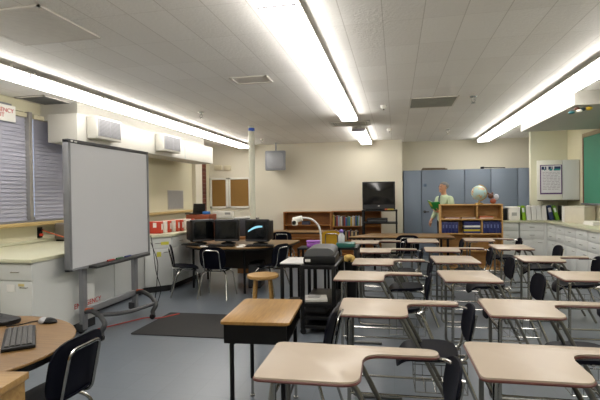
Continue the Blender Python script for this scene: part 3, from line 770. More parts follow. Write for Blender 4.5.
# ------------------------------------------------------------------ computer table, monitors
ct = thing('computer_table', 'half-round oak computer table with black edge and legs', 'table', (-2.67, 7.60, 0))
poly = []
for k in range(41):
    a = PI+PI*k/40
    poly.append((.95*math.cos(a), .94*math.sin(a)))
poly += [(.95, .45), (-.95, .45)]
tp = MB().prism(poly, .715, .742, .003).build('top', M_oak, ct)
MB().prism([(x*1.006, y*1.006) for x, y in poly], .700, .728).build('edge_band', M_black, tp, smooth=0)
for x, y in ((-.72, -.40), (.30, -.72), (-.8, .38), (.8, .38)):
    MB().tube([(x, y, 0), (x, y, .705)], .02, 10).build('leg', M_black, ct)
MB().box(-.75, .75, .15, .18, .25, .69, .004).build('modesty_panel', mat('panel_brown', '3e352c', .6), ct)
def crt(label, loc, rotz, lit=False):
    t = thing('crt_monitor', label, 'monitor', loc, rotz, 'monitors on the computer table')
    b = MB(); b.box(-.21, .21, -.05, .06, .05, .42, .02)
    vs = [(-.18, .06, .08, .40), ]
    b.prism(rounded([(-.19, .06), (.19, .06), (.12, .36), (-.12, .36)], .03), .07, .385, .02)
    b.build('housing', M_blackp, t)
    sc = MB().slab(.35, .28, lambda u, v, q: Vector((u, -.052-q-.008*(1-(u/.175)**2), .245+v)), .003, n=9).build('screen', M_screen, t)
    MB().lathe([(0, 0), (.13, 0), (.12, .018), (.05, .03), (.05, .055), (0, .055)], (0, .10, 0)).build('base', M_blackp, t)
    MB().box(-.2, .2, -.053, -.05, .058, .085, .002).build('lower_bezel', mat('bezel_grey', '3a3c40', .4), t)
    if lit:
        m = MB(); n = 14
        top, bot = [], []
        for k in range(n+1):
            f = k/n; x = -.14+.27*f; z = .215+.085*f+.022*math.sin(f*PI); h = .016+.010*math.sin(f*PI)
            top.append((x, -.064, z+h)); bot.append((x, -.064, z-h*.4))
        for k in range(n): m.quad(bot[k], bot[k+1], top[k+1], top[k])
        m.build('screen_glow', emit('screen_cyan', '8fd0e4', .9, '000000'), sc, smooth=0)
    return t
crt('black computer monitor at the left of the table, turned away', (-3.23, 7.22, .743), R(52))
crt('black computer monitor in the middle of the table with a dark screen', (-2.80, 7.26, .743), R(8))
crt('black computer monitor at the right of the table with a bright cyan streak on screen', (-2.26, 7.24, .743), R(-12), True)
def keyboard(label, loc, rotz, big=False, grp='keyboards'):
    t = thing('keyboard', label, 'keyboard', loc, rotz, grp)
    MB().box(-.225, .225, -.08, .08, 0, .02, .006).build('base', M_blackp, t)
    k_ = MB()
    for r_ in range(5):
        for c_ in range(15):
            x = -.205+.0275*c_; y = -.065+.0265*r_
            k_.box(x, x+.024, y, y+.022, .020, .028, .002 if big else 0, seg=1)
    k_.build('keys', mat('key_grey', '4c4b49', .5) if big else M_blackp, t, smooth=0)
    return t
keyboard('black keyboard at the left of the computer table', (-3.30, 7.02, .743), R(-25))
keyboard('black keyboard in front of the middle monitor', (-2.78, 6.92, .743), R(3))
keyboard('black keyboard in front of the right monitor', (-2.14, 6.98, .743), R(10))
for x, y, l in ((-3.03, 6.86, 'small white paper slip left of the middle monitor'), (-2.47, 7.07, 'white paper slip below the right monitor'), (-2.43, 6.84, 'white papers lying beside the right keyboard')):
    tag(MB().box(-.07, .07, -.05, .05, 0, .012, .002, M=Matrix.Rotation(x*3, 4, 'Z')).build('paper_slip', M_paper, loc=(x, y, .743)), l, 'paper', 'paper slips on the computer table')
t = thing('computer_tower', 'black computer tower standing under the computer table', 'computer', (-2.35, 7.45, 0), R(5))
MB().box(-.10, .10, -.2, .2, .01, .42, .008).build('case', M_blackp, t); MB().box(-.09, .09, -.205, -.2, .03, .40, .003).build('front_panel', mat('bezel_grey', '3a3c40', .4), t)

# stool
st = thing('stool', 'round wooden stool with turned legs in front of the computer table', 'stool', (-1.59, 5.29, 0))
M_stool = wood('stool_wood', '94703c', 'b08b52', .45)
MB().lathe([(0, .555), (.17, .555), (.192, .567), (.195, .585), (.188, .60), (.0, .605)], seg=32).build('seat', M_stool, st)
for k in range(4):
    a = PI/4+k*PI/2+.2
    MB().tube([(.12*math.cos(a), .12*math.sin(a), .56), (.175*math.cos(a), .175*math.sin(a), 0)], .019, 10).build('leg', M_stool, st)
rg = MB()
P4 = [(.15*math.cos(PI/4+k*PI/2+.2), .15*math.sin(PI/4+k*PI/2+.2), .22) for k in range(4)]
for k in range(4): rg.tube([P4[k], P4[(k+1) % 4]], .010, 8)
rg.build('rungs', M_stool, st)

# ------------------------------------------------------------------ oak student desk
sd = thing('student_desk', 'oak-topped student desk with black book box and black legs', 'desk', (-1.125, 2.76, 0), R(4))
tp = MB().prism(rounded([(0, 0), (.455, 0), (.455, .66), (0, .66)], .025), .722, .742, .004).build('top', M_oakY, sd)
bx = MB().box(.02, .028, .02, .64, .60, .72).box(.02, .435, .02, .028, .60, .72).box(.02, .435, .632, .64, .60, .72).box(.02, .435, .02, .64, .595, .603)
bx.build('book_box', M_black, sd, smooth=0)
for x, y in ((.06, .06), (.40, .06), (.06, .60), (.40, .60)):
    lg = MB().tube([(x+(.03 if x < .2 else -.03), y, .60), (x, y, .585), (x, y, .14)], .0155, 10, fillet=.03).build('leg', M_black, sd)
    MB().tube([(x, y, .16), (x, y, .012)], .011, 10).lathe([(0, 0), (.018, 0), (.018, .012), (0, .018)], (x, y, 0), 12).build('leg_tip', M_chrome, lg)
MB().tube([(.40, .07, .15), (.40, .59, .15)], .010, 8).tube([(.44, .05, .56), (.32, .58, .40)], .012, 8).build('brace', M_black, sd)

# ------------------------------------------------------------------ carts with printer and document camera
c1 = thing('utility_stand', 'black metal stand with a white top left of the printer', 'stand', (-1.24, 5.56, 0))
MB().box(-.145, .145, -.24, .28, .722, .738, .003).build('top', mat('white_laminate', 'd6d4d2', .4), c1)
MB().box(-.143, .143, -.238, .278, .68, .721).build('apron', M_black, c1, smooth=0)
for x in (-.122, .122):
    for y in (-.217, .257): MB().box(x-.02, x+.02, y-.02, y+.02, 0, .68, .003).build('leg', M_black, c1)
MB().box(-.12, .12, -.217, .257, .20, .22).build('shelf', M_black, c1, smooth=0)
c2 = thing('av_cart', 'black metal audio-visual cart carrying the grey printer', 'cart', (-.89, 5.34, 0))
for x in (-.14, .21):
    for y in (-.38, .42): MB().box(x-.022, x+.022, y-.022, y+.022, .06, .77, .003).build('post', M_black, c2)
for z in (.10, .20, .34, .76): MB().box(-.165, .235, -.40, .44, z-.03, z+.008, .003).build('shelf', M_black, c2)
for x in (-.14, .21):
    for y in (-.38, .42): MB().lathe([(0, -.012), (.033, -.012), (.033, .012), (0, .012)], seg=14, M=Matrix.Translation((x, y, .034)) @ Matrix.Rotation(R(90), 4, 'X')).build('caster', M_blackp, c2)
pr = thing('printer', 'dark printer with rounded grey lid on the black cart', 'printer', (-.875, 5.36, .769), R(2))
MB().box(-.165, .19, -.32, .2, 0, .09, .01).box(-.17, -.10, -.324, -.32, .02, .07).build('body', M_blackp, pr)
pl = MB()
prof = [(-.165, .092), (.18, .092), (.175, .15), (.12, .18), (-.07, .18), (-.135, .16), (-.158, .12)]
pl.prism(rounded(prof, .02), -.31, .19, .01, M=Matrix(((1, 0, 0, 0), (0, 0, 1, 0), (0, 1, 0, 0), (0, 0, 0, 1))))
pl.build('lid', mat('printer_grey', '58595a', .45), pr)
MB().box(-.15, -.09, -.327, -.325, .03, .06).build('badge', M_paper, pr, smooth=0)
dc = thing('document_camera', 'pale gooseneck document camera arching over the printer', 'camera', (-.94, 5.70, .769))
MB().lathe([(0, 0), (.07, 0), (.065, .03), (.0, .035)]).build('base', M_blackp, dc)
MB().tube([(0, 0, .02), (0, 0, .29), (-.02, 0, .39), (-.10, -.0, .475), (-.21, 0, .495), (-.28, 0, .485)], .012, 10, fillet=.08).build('gooseneck', mat('pale_metal', 'c9c8c4', .35, .2), dc)
MB().tube([(-.24, 0, .488), (-.355, 0, .462)], .036, 14).box(-.37, -.30, -.036, .036, .395, .472, .014).build('camera_head', M_white, dc)
MB().lathe([(0, 0), (.026, 0), (.026, .02), (0, .02)], M=Matrix.Translation((-.335, -.034, .432)) @ Matrix.Rotation(R(90), 4, 'X')).build('lens', M_blackp, dc)
pu = thing('purple_basket', 'small purple plastic basket behind the printer', 'basket', (-1.10, 6.1, .785))
MB().box(-.095, .095, -.06, .06, .05, .13, .025).build('body', mat('purple_plastic', '9a55b4', .4), pu)
MB().box(-.1, .1, -.065, .065, .131, .147, .006).build('rim', mat('purple_rim', 'a968c2', .4), pu)
ls = thing('side_cart', 'low black metal cart behind the printer under the purple basket', 'cart', (-1.12, 6.14, 0))
MB().box(-.2, .2, -.14, .2, .815, .835, .003).build('top', M_black, ls)
for x in (-.18, .18):
    for y in (-.12, .18): MB().box(x-.015, x+.015, y-.015, y+.015, 0, .815).build('leg', M_black, ls, smooth=0)
c3 = thing('av_cart', 'tall narrow black cart holding the spray bottle behind the printer', 'cart', (-.66, 6.14, 0))
for x in (-.13, .14):
    for y in (-.2, .2): MB().box(x-.02, x+.02, y-.02, y+.02, 0, .84, .003).build('post', M_black, c3)
for z in (.15, .5, .86): MB().box(-.15, .16, -.22, .22, z-.03, z, .003).build('shelf', M_black, c3)
MB().box(-.148, -.14, -.2, .2, .15, .8).box(.15, .156, -.2, .2, .15, .8).build('side_panel', M_black, c3, smooth=0)
tag(MB().prism(rounded([(-.12, -.13), (.12, -.13), (.12, .12), (-.12, .12)], .04), 0, .05, .012).build('green_tray', mat('teal_tray', '1f5a52', .4), loc=(-.66, 6.05, .862)), 'dark teal tray on the narrow black cart', 'tray')
sb = thing('spray_bottle', 'clear bottle with a purple top standing on the teal tray', 'bottle', (-.72, 6.05, .913))
MB().lathe([(0, 0), (.042, 0), (.045, .02), (.045, .09), (.02, .125), (.016, .14), (0, .14)]).build('bottle_body', mat('bottle_grey', 'b9bbbd', .2), sb)
MB().ball((0, 0, .15), .032, (1, 1, .8)).build('cap', mat('bottle_purple', '7a63b0', .35), sb)
yb = thing('yellow_bag', 'dull yellow cloth hanging over the black bin beside the narrow cart', 'bag', (-.60, 5.85, .705))
MB().ball((0, 0, .035), .07, (1.1, .8, .6)).ball((.05, -.02, .0), .05, (.7, .7, 1.1)).ball((-.04, -.02, .01), .045, (.8, .7, .9)).build('cloth', mat('dull_yellow', 'b99a55', .8, bump=.3, bscale=30), yb)
bn = thing('bin', 'black waste bin beside the black carts', 'bin', (-.575, 5.815, 0))
MB().lathe([(0, 0), (.065, 0), (.08, .685), (.083, .70), (.072, .70), (.07, .68), (0, .05)], seg=20).build('body', M_blackp, bn)
pp = thing('papers', 'loose white papers on the middle shelf of the black cart', 'paper', (-.93, 5.15, .350))
MB().box(-.13, .14, -.14, .1, 0, .03, .003, M=Matrix.Rotation(R(12), 4, 'Z')).build('sheet_pile', M_paper, pp)
MB().box(-.07, .07, -.07, .03, .032, .05, .01).build('folder', mat('folder_grey', 'b5b3b0', .6), pp)
eq = thing('player', 'dark video player on the lowest shelf of the black cart', 'player', (-.90, 5.2, .210))
MB().box(-.14, .12, -.14, .16, 0, .08, .005).build('case', mat('player_dark', '2c2a28', .4), eq); MB().box(-.12, .1, -.143, -.14, .02, .06).build('face', mat('bezel_grey', '3a3c40', .4), eq, smooth=0)

# ------------------------------------------------------------------ back bookcases, tables, television
def bookcase(name, label, x0, y0, w, d, h, shelves, divs, m, back=True, group=None):
    t = thing(name, label, 'bookcase', (x0, y0, 0), 0, group)
    th = .022
    MB().box(0, th, 0, d, 0, h, .002).build('side_panel', m, t); MB().box(w-th, w, 0, d, 0, h, .002).build('side_panel', m, t)
    MB().box(-.004, w+.004, -.004, d, h+.0005, h+th, .003).build('top', m, t)
    MB().box(th, w-th, d-.012, d, .0, h).build('back_panel', m, t, smooth=0)
    for z in shelves: MB().box(th+.0005, w-th-.0005, .004, d-.013, z-th, z, .002).build('shelf', m, t)
    for x, za, zb in divs: MB().box(x-th/2, x+th/2, .006, d-.014, za+.001, zb-.001, .002).build('divider', m, t)
    MB().box(th, w-th, .01, .025, 0, .06).build('plinth', m, t, smooth=0)
    return t
bookcase('bookcase', 'wide low red-brown bookcase with empty upper shelf at the back wall', -2.82, 11.27, 1.22, .31, 1.11, (.08, .46, .80), (), M_red, group='red-brown bookcases')
bookcase('bookcase', 'red-brown bookcase holding books, partly behind the television cart', -1.585, 11.27, 1.22, .31, 1.12, (.08, .42, .77), (), M_red, group='red-brown bookcases')
rb = random.Random(11)
pal = [('white', 'c9c5bd'), ('blue', '39588e'), ('red', '8e342e'), ('green', '46714c'), ('tan', 'a88f66'), ('teal', '3f7f86'), ('purple', '5f4480'), ('black', '25262a'), ('yellow', 'b79a3d'), ('pale blue', '8ea6bd')]
def row(x, x1, y, z, hmin, hmax, where, grp, n0=0, dark=False):
    k = n0
    while True:
        wd = rb.uniform(.028, .05)
        if x+wd > x1: break
        nm, c = pal[rb.randrange(len(pal))] if not dark else pal[rb.choice((1, 7, 7, 2, 4, 9, 6))]
        hh = rb.uniform(hmin, hmax)
        t = thing('book', f'{nm} book, {k+1} from the left on {where}', 'book', (x, y, z), 0, grp)
        MB().box(0, wd-.004, 0, .18, 0, hh, .003).build('cover', mat('book_'+c, c, .55), t)
        MB().box(.003, wd-.007, .004, .182, hh+.0002, hh+.002).build('pages', M_paper, t, smooth=0)
        x += wd; k += 1
row(-1.55, -.80, 11.30, .771, .20, .27, 'the upper shelf of the right-hand back bookcase', 'books on the upper back shelf')
row(-1.50, -.90, 11.30, .421, .2, .26, 'the lower shelf of the right-hand back bookcase', 'books on the lower back shelf', dark=True)
for k in range(3):
    tag(MB().box(0, .2, 0, .16, 0, .03, .003, M=Matrix.Rotation(R(4*k), 4, 'Z')).build('book', mat('flatbook_%d' % k, ('27304a', '3a3f52', '1f2536')[k], .5), loc=(-2.35, 11.33, .801+.031*k)), ('bottom', 'middle', 'top')[k]+' dark book of the small flat pile on the wide bookcase', 'book', 'flat pile in the wide bookcase')
ft = thing('table', 'long oak-topped table with dark edge before the back bookcases', 'table', (-2.08, 9.98, 0))
ftp = MB().box(-.72, .72, -.18, .40, .722, .742, .004).build('top', M_oak, ft)
MB().box(-.725, .725, -.185, .405, .70, .7215, .002).build('edge_band', M_black, ftp)
for x in (-.66, .68):
    for y in (.10, .35): MB().tube([(x, y, 0), (x, y, .70)], .02, 10).build('leg', M_black, ft)
tv = thing('tv_cart', 'tall black television cart in front of the back wall', 'cart', (-.38, 10.62, 0))
for x in (-.375, .385):
    for y in (-.02, .40): MB().box(x-.02, x+.02, y-.02, y+.02, .06, 1.19, .003).build('post', M_black, tv)
for z in (.12, .46, .90, 1.185): MB().box(-.40, .41, -.045, .43, z-.03, z, .003).build('shelf', M_black, tv)
for x in (-.375, .385):
    for y in (-.02, .40): MB().lathe([(0, -.015), (.035, -.015), (.035, .015), (0, .015)], seg=14, M=Matrix.Translation((x, y, .036)) @ Matrix.Rotation(R(90), 4, 'X')).build('caster', M_blackp, tv)
tl = thing('television', 'large black tube television on the tall cart', 'television', (-.395, 10.72, 1.187))
b = MB(); b.box(-.375, .375, -.02, .10, .01, .655, .015); b.prism(rounded([(-.33, .1), (.33, .1), (.2, .42), (-.2, .42)], .04), .04, .60, .02)
b.box(-.3, .3, 0, .3, 0, .02).build('housing', M_blackp, tl)
MB().slab(.69, .50, lambda u, v, q: Vector((u, -.022-q-.02*(1-(u/.35)**2)*(1-(v/.26)**2), .385+v)), .003, n=12, rings=8).build('screen', mat('tv_glass', '141516', .1, var=0), tl)
MB().box(-.36, .36, -.026, -.02, .02, .12, .003).m(1).box(-.02, .02, -.028, -.0262, .085, .10).build('speaker_panel', [mat('tv_speaker', '232426', .5), M_paper], tl, smooth=0)
vc = thing('video_player', 'black video player on the middle shelf of the television cart', 'player', (-.45, 10.66, .901))
MB().box(-.22, .25, -.03, .28, 0, .09, .005).build('case', M_blackp, vc); MB().box(-.2, .23, -.034, -.03, .02, .06).build('face', mat('bezel_grey', '3a3c40', .4), vc, smooth=0)
tag(MB().box(-.10, .10, -.03, .03, 0, .03, .004).m(1).box(-.10, -.04, -.032, .0302, .002, .031).build('coloured_box', [mat('box_yellow', 'b8a23a', .5), mat('box_orange', 'b4532c', .5)], loc=(-.155, 10.62, 1.187)), 'small orange and yellow box on the front edge of the television cart', 'box')
bt = thing('table', 'big oak-topped table behind the rows of tan desks', 'table', (.11, 9.10, 0))
tp = MB().prism(rounded([(-1.02, -.40), (.95, -.36), (.86, .42), (-.62, .42)], .05), .722, .744, .004).build('top', M_oak, bt)
MB().prism(rounded([(-1.025, -.405), (.955, -.365), (.865, .425), (-.625, .425)], .05), .70, .7215).build('edge_band', M_black, tp, smooth=0)
for x, y in ((-.80, -.32), (.82, -.30), (.76, .34), (-.55, .34)): MB().tube([(x, y, 0), (x, y, .70)], .022, 10).build('leg', M_black, bt)

# birch bookcase with globe
BX, BYY = .875, 9.62
bc = bookcase('bookcase', 'birch bookcase with the globe on top in front of the blue cupboards', BX, BYY, 1.19, .34, 1.30, (.05, .40, .74, 1.03), ((.71, 1.03, 1.30), (.80, .74, 1.008), (.60, .40, .718)), M_bcase)
gl_ = thing('globe', 'pale desk globe with gold ring standing on the birch bookcase', 'globe', (BX+.77, BYY+.16, 1.324))
def globe_mat():
    m = bpy.data.materials.new('globe_map'); m.use_nodes = True
    N = m.node_tree.nodes; L = m.node_tree.links; b = N['Principled BSDF']; b.inputs['Roughness'].default_value = .3
    tc = N.new('ShaderNodeTexCoord'); nz = N.new('ShaderNodeTexNoise'); nz.inputs['Scale'].default_value = 11; nz.inputs['Detail'].default_value = 5
    cr = N.new('ShaderNodeValToRGB'); e = cr.color_ramp.elements; cr.color_ramp.interpolation = 'CONSTANT'
    e[0].color = lin('a9c4c6')+(1,); e[1].position = .52; e[1].color = lin('b9bf97')+(1,)
    x = e.new(.585); x.color = lin('c9876a')+(1,); x = e.new(.64); x.color = lin('d5d2bd')+(1,)
    L.new(tc.outputs['Object'], nz.inputs['Vector']); L.new(nz.outputs['Fac'], cr.inputs['Fac']); L.new(cr.outputs['Color'], b.inputs['Base Color'])
    return m
M_gold = mat('gold_metal', 'b08d4a', .35, .7)
MB().ball((0, 0, .225), .150, seg=32).build('sphere', globe_mat(), gl_)
MB().tube([(.163*math.cos(a)*.9, .163*math.cos(a)*-.35, .225+.163*math.sin(a)) for a in [R(-90)+PI*k/20 for k in range(21)]], .008, 6).build('meridian_ring', M_gold, gl_)
MB().lathe([(0, 0), (.085, 0), (.08, .018), (.02, .03), (.014, .05), (0, .055)]).build('stand', M_gold, gl_)
fg = thing('figurine', 'small brown and white toy animal on the birch bookcase beside the globe', 'toy', (BX+1.035, BYY+.14, 1.324))
MB().ball((-.0, 0, .055), .055, (1.1, .9, 1)).build('body', mat('toy_orange', '8f4a30', .7), fg)
MB().ball((-.045, 0, .16), .055, (1, .9, 1)).ball((-.085, 0, .21), .022).ball((-.01, 0, .215), .022).build('head', mat('toy_brown', '5a3424', .5), fg)
MB().ball((.06, -.01, .14), .05, (1, .8, 1.2)).build('white_patch', mat('toy_white', 'c3c6d0', .6), fg)
M_bb = mat('binder_navy', '1d2760', .45)
def bbinder(label, x, z, wd=.062, h=.225, tilt=0):
    t = thing('binder', label, 'binder', (x, BYY+.03, z), 0, 'navy binders in the birch bookcase')
    Mx = Matrix.Rotation(tilt, 4, 'Y')
    MB().box(0, wd, 0, .27, 0, h, .006, M=Mx).build('cover', M_bb, t)
    MB().box(wd*.3, wd*.7, -.003, -.0005, h*.45, h*.75, M=Mx).build('spine_label', mat('spine_pale', '5f6998', .6), t, smooth=0)
for k in range(5): bbinder(f'navy binder in the left cell of the birch bookcase, {ORD[k]} from the left', BX+.028+.0645*k, .741)
for k in range(5): bbinder(f'navy binder in the right cell of the birch bookcase, {ORD[k]} from the left', BX+.818+.0635*k, .741, h=.235)
bbinder('pale edged navy binder leaning at the right end of the birch bookcase', BX+1.142, .741, .022, .22, tilt=0)
for k, (nm, c) in enumerate((('navy', '1d2760'), ('yellow', 'c9b331'), ('navy', '1d2760'), ('white', 'cfcfd6'), ('navy', '1d2760'), ('navy', '1d2760'))):
    t = thing('book', f'{nm} book lying flat, {ORD[k]} from the bottom of the stack in the birch bookcase', 'book', (BX+.46, BYY+.03, .741+.039*k), R((k % 3)-1), 'flat stack of books in the birch bookcase')
    MB().box(0, .31, 0, .24, 0, .037, .004).build('cover', mat('fb_'+c, c, .5), t); MB().box(.004, .306, -.0015, .003, .008, .029).build('pages', M_paper if nm == 'white' else mat('pg_'+c, c, .6), t, smooth=0)
for k, (nm, c, x, w_) in enumerate((('dull red', '8e4a3a', BX+.10, .28), ('brown', '80563a', BX+.42, .26), ('orange', 'b4623a', BX+.76, .26))):
    t = thing('book', f'{nm} flat book lying on the upper shelf of the birch bookcase', 'book', (x, BYY+.04, 1.031), 0, 'flat books on the upper birch shelf')
    MB().box(0, w_, 0, .2, 0, .028 if k < 2 else .05, .003).build('cover', mat('ub_'+c, c, .6), t); MB().box(.004, w_-.004, -.0015, .003, .006, .02).build('pages', M_paper, t, smooth=0)

# ------------------------------------------------------------------ lower left: round table with keyboard, wooden desk
rt = thing('round_table', 'round oak table with black edge at the lower left', 'table', (-2.45, 2.02, 0))
tp = MB().lathe([(0, .722), (.660, .722), (.666, .728), (.666, .738), (.662, .742), (0, .742)], seg=64).build('top', M_oak, rt)
MB().lathe([(0, .69), (.655, .69), (.662, .70), (.664, .7215), (0, .7215)], seg=64).build('edge_band', M_black, tp)
for k in range(4):
    a = PI/4+k*PI/2
    MB().tube([(.26*math.cos(a), .26*math.sin(a), .69), (.28*math.cos(a), .28*math.sin(a), 0)], .022, 10).build('leg', M_black, rt)
keyboard('large black keyboard with grey keys on the round table', (-2.13, 2.22, .743), R(-48), True)
mo = thing('computer_mouse', 'black and silver computer mouse on the round table', 'mouse', (-2.225, 2.55, .7435), R(15))
MB().ball((0, 0, .0), .058, (1, .6, .6)).build('body', M_blackp, mo)
for v in mo.children[0].data.vertices: v.co.z = max(v.co.z, .002)
MB().ball((-.028, -.004, .012), .034, (.9, .9, .8)).build('silver_side', mat('mouse_silver', 'a6a8ac', .35, .3), mo)
tag(MB().tube([(-2.29, 2.58, .748), (-2.34, 2.54, .748), (-2.36, 2.46, .748), (-2.42, 2.42, .748)], .004, 6, fillet=.03).build('mouse_cord', M_blackp), 'thin mouse cord lying on the round table', 'cord')
mb = thing('flat_device', 'flat black plastic device at the left edge of the round table', 'device', (-2.60, 2.52, .743), R(-12))
MB().prism(rounded([(-.2, -.09), (.17, -.07), (.19, .0), (.17, .07), (-.2, .09)], .05), 0, .028, .01).build('body', M_blackp, mb)
MB().box(-.12, .02, -.03, .03, .0285, .034, .003).build('pad', mat('bezel_grey', '3a3c40', .4), mb)
wd = thing('wooden_desk', 'plain wooden desk corner at the bottom left beside the black chair', 'desk', (-1.52, 1.63, 0), R(9))
M_wd = wood('light_oak', '8a6a3e', 'a4834f', .45)
MB().box(-.45, 0, -.62, 0, .795, .825, .003).build('top', M_wd, wd)
MB().box(-.43, -.02, -.03, -.012, .60, .795).box(-.03, -.012, -.6, -.012, .62, .795).build('apron', M_wd, wd, smooth=0)
for x in (-.41, -.05):
    for y in (-.58, -.05): MB().box(x-.025, x+.025, y-.025, y+.025, 0, .62, .003).build('leg', M_wd, wd)

# ------------------------------------------------------------------ tablet-arm combination desks
def make_combo(label, loc, rotz, arm=True):
    t = thing('combo_desk', label, 'desk', loc, rotz, 'tan combination desks in rows')
    if arm:
        ol = rounded([(0, 0), (.475, 0), (.475, .375), (.85, .385), (.85, .49), (0, .50)], [.035, .085, .10, .05, .05, .035], 7)
        W, D = .475, .50
    else:
        ol = rounded([(0, 0), (.51, 0), (.51, .60), (0, .60)], .03, 5)
        W, D = .51, .60
    tp = MB().prism(ol, .719, .740, .004).build('desktop', M_lam, t)
    MB().tube([(x, y, .7245) for x, y in ol], .0065, 6, closed=True).build('edge_band', M_edge, tp)
    ya, yb = .09, (.41 if arm else .50)
    yc = (ya+yb)/2 if arm else .27
    for y in (ya, yb):
        MB().tube([(.20, y, .712), (.075, y, .712), (.07, y, .013), (.44, y, .013)], .0135, 10, fillet=.05).build('leg', M_chrome if y == ya else M_steelleg, t)
        MB().tube([(W-.10, y, .712), (W-.03, y, .70), (.80, y, .012)], .0135, 10, fillet=.03).build('leg', M_steelleg, t)
    for y in (yc-.16, yc+.16):
        MB().tube([(.78, y, .42), (.82, y, .40), (.975, y-.0, .012)], .0125, 10, fillet=.04).build('leg', M_chrome, t)
    for y in (ya, yb): MB().tube([(.07, y, .17), (.735, y, .17)], .009, 8).build('stretcher', M_chrome, t)
    MB().tube([(.07, ya, .62), (.07, yb, .62)], .009, 8).build('front_bar', M_chrome, t)
    MB().tube([(.735, ya, .16), (.735, yb, .16)], .009, 8).build('rear_bar', M_chrome, t)
    sf = MB()
    for y in (yc-.14, yc+.14): sf.tube([(.52, y, .412), (.86, y, .412)], .0115, 8)
    sf.tube([(.64, ya-.01, .412), (.64, yb+.01, .412)], .0115, 8).tube([(.78, yc-.17, .412), (.78, yc+.17, .412)], .0115, 8)
    sf.build('seat_frame', M_chrome, t)
    MB().slab(.42, .40, lambda u, v, q: Vector((.605+u, yc+v, .420+q+.22*v*v+.05*u+(-9*(u+.12)**2 if u < -.12 else 0))), .026).build('seat', M_navy, t)
    MB().slab(.36, .255, lambda u, v, q: Vector((.900+.16*v-.75*u*u+q, yc+u, .640+v)), .012, n=2.9).build('backrest', M_navy, t)
    bs = MB()
    for y in (yc-.14, yc+.14): bs.tube([(.78, y, .412), (.857, y, .43), (.920, y, .735)], .011, 8, fillet=.05)
    bs.tube([(.908, yc-.14, .68), (.926, yc, .68), (.908, yc+.14, .68)], .008, 8)
    bs.build('back_support', M_chrome, t)
    if arm: MB().tube([(.74, .435, .712), (.875, .42, .715), (.915, .36, .715)], .010, 8, fillet=.03).build('arm_rod', M_chrome, t)
    bk = MB()
    x0, x1, y0, y1 = .52, .86, yc-.15, yc+.15
    for z in (.20, .28): bk.tube([(x0, y0, z), (x1, y0, z), (x1, y1, z), (x0, y1, z)], .0032, 5, closed=True)
    for k in range(6):
        x = x0+(x1-x0)*k/5; bk.tube([(x, y0, .28), (x, y0, .2), (x, y1, .2), (x, y1, .28)], .0028, 5)
    for x, y in ((x0, y0), (x0, y1), (x1, y0), (x1, y1)): bk.tube([(x, y, .2), (x, y, .41)], .0035, 5)
    bk.build('book_basket', M_chrome, t)
    return t
M_steelleg = mat('leg_grey_steel', '757571', .28, metal=.8)
rows = {
 'left row beside the black carts': [(-.64, 1.94, 1.2), (-.405, 3.07, 1), (-.60, 4.34, 0), (-.515, 5.33, 0), (-.56, 6.45, 0), (-.775, 7.62, 0)],
 'middle row': [(.36, 2.11, 1), (.605, 3.20, 0), (.445, 4.40, 3, 0), (.455, 5.56, 3, 0), (.405, 6.65, 0), (.185, 7.88, 0, 0)],
 'right row by the grey cabinets': [(1.51, 4.60, 0), (1.47, 5.80, 0), (1.42, 7.0, 1, 0), (1.155, 8.14, 0)],
}
protoA = protoR = None
for rn, L_ in rows.items():
    for k, it in enumerate(L_):
        x, y, a = it[:3]; arm = len(it) == 3
        pos = ORD[k]+' from us' if k else 'nearest us'
        kind = 'tan tablet-arm desk' if arm else 'tan plain rectangular desk'
        lab = f'{kind}, {pos} in the {rn}'
        if arm and protoA is None: protoA = make_combo(lab, (x, y, 0), R(a))
        elif not arm and protoR is None: protoR = make_combo(lab, (x, y, 0), R(a), False)
        else: dup(protoA if arm else protoR, (x, y, 0), R(a), lab)

# ------------------------------------------------------------------ the man
def skin_mesh(joints, edges, sub=2):
    me = bpy.data.meshes.new('tmp'); me.from_pydata([j[0] for j in joints], edges, []); o = bpy.data.objects.new('tmp', me); COL.objects.link(o)
    md = o.modifiers.new('s', 'SKIN'); md.use_smooth_shade = True
    for i, j in enumerate(joints):
        r = j[1]; me.skin_vertices[0].data[i].radius = r if isinstance(r, tuple) else (r, r)
    me.skin_vertices[0].data[0].use_root = True
    s2 = o.modifiers.new('u', 'SUBSURF'); s2.levels = sub; s2.render_levels = sub
    dg = bpy.context.evaluated_depsgraph_get(); dg.update()
    out = bpy.data.meshes.new_from_object(o.evaluated_get(dg))
    bpy.data.objects.remove(o); bpy.data.meshes.remove(me)
    return out
class Skel:
    def __init__(s): s.j = []; s.e = []
    def add(s, p, r, par=None):
        s.j.append((p, r)); i = len(s.j)-1
        if par is not None: s.e.append((par, i))
        return i
    def chain(s, par, pts):
        for p, r in pts: par = s.add(p, r, par)
        return par
def to_obj(name, meshes, mats, parent):
    bm = bmesh.new()
    for me in meshes: bm.from_mesh(me); bpy.data.meshes.remove(me)
    for f in bm.faces: f.smooth = True
    me = bpy.data.meshes.new(name); bm.to_mesh(me); bm.free()
    for m_ in mats: me.materials.append(m_)
    o = bpy.data.objects.new(name, me); COL.objects.link(o); o.parent = parent
    return o
def mbmesh(mb):
    me = bpy.data.meshes.new('x'); bmesh.ops.recalc_face_normals(mb.bm, faces=mb.bm.faces); mb.bm.to_mesh(me); mb.bm.free(); return me
man = thing('person', 'grey-haired man in a pale green shirt reading a green book by the blue cupboards', 'person', (1.0, 10.25, 0), R(-56))
S = Skel()
hip = S.add((0, .02, .94), (.135, .10))
sp = S.chain(hip, [((0, .01, 1.10), (.135, .10)), ((0, .015, 1.27), (.155, .11)), ((0, .025, 1.40), (.15, .10)), ((0, .025, 1.50), .060), ((0, .012, 1.555), .052), ((0, -.012, 1.605), (.060, .080)), ((0, -.015, 1.67), (.078, .094)), ((0, -.005, 1.735), (.062, .078)), ((0, 0, 1.765), (.035, .045))])
chest = 3
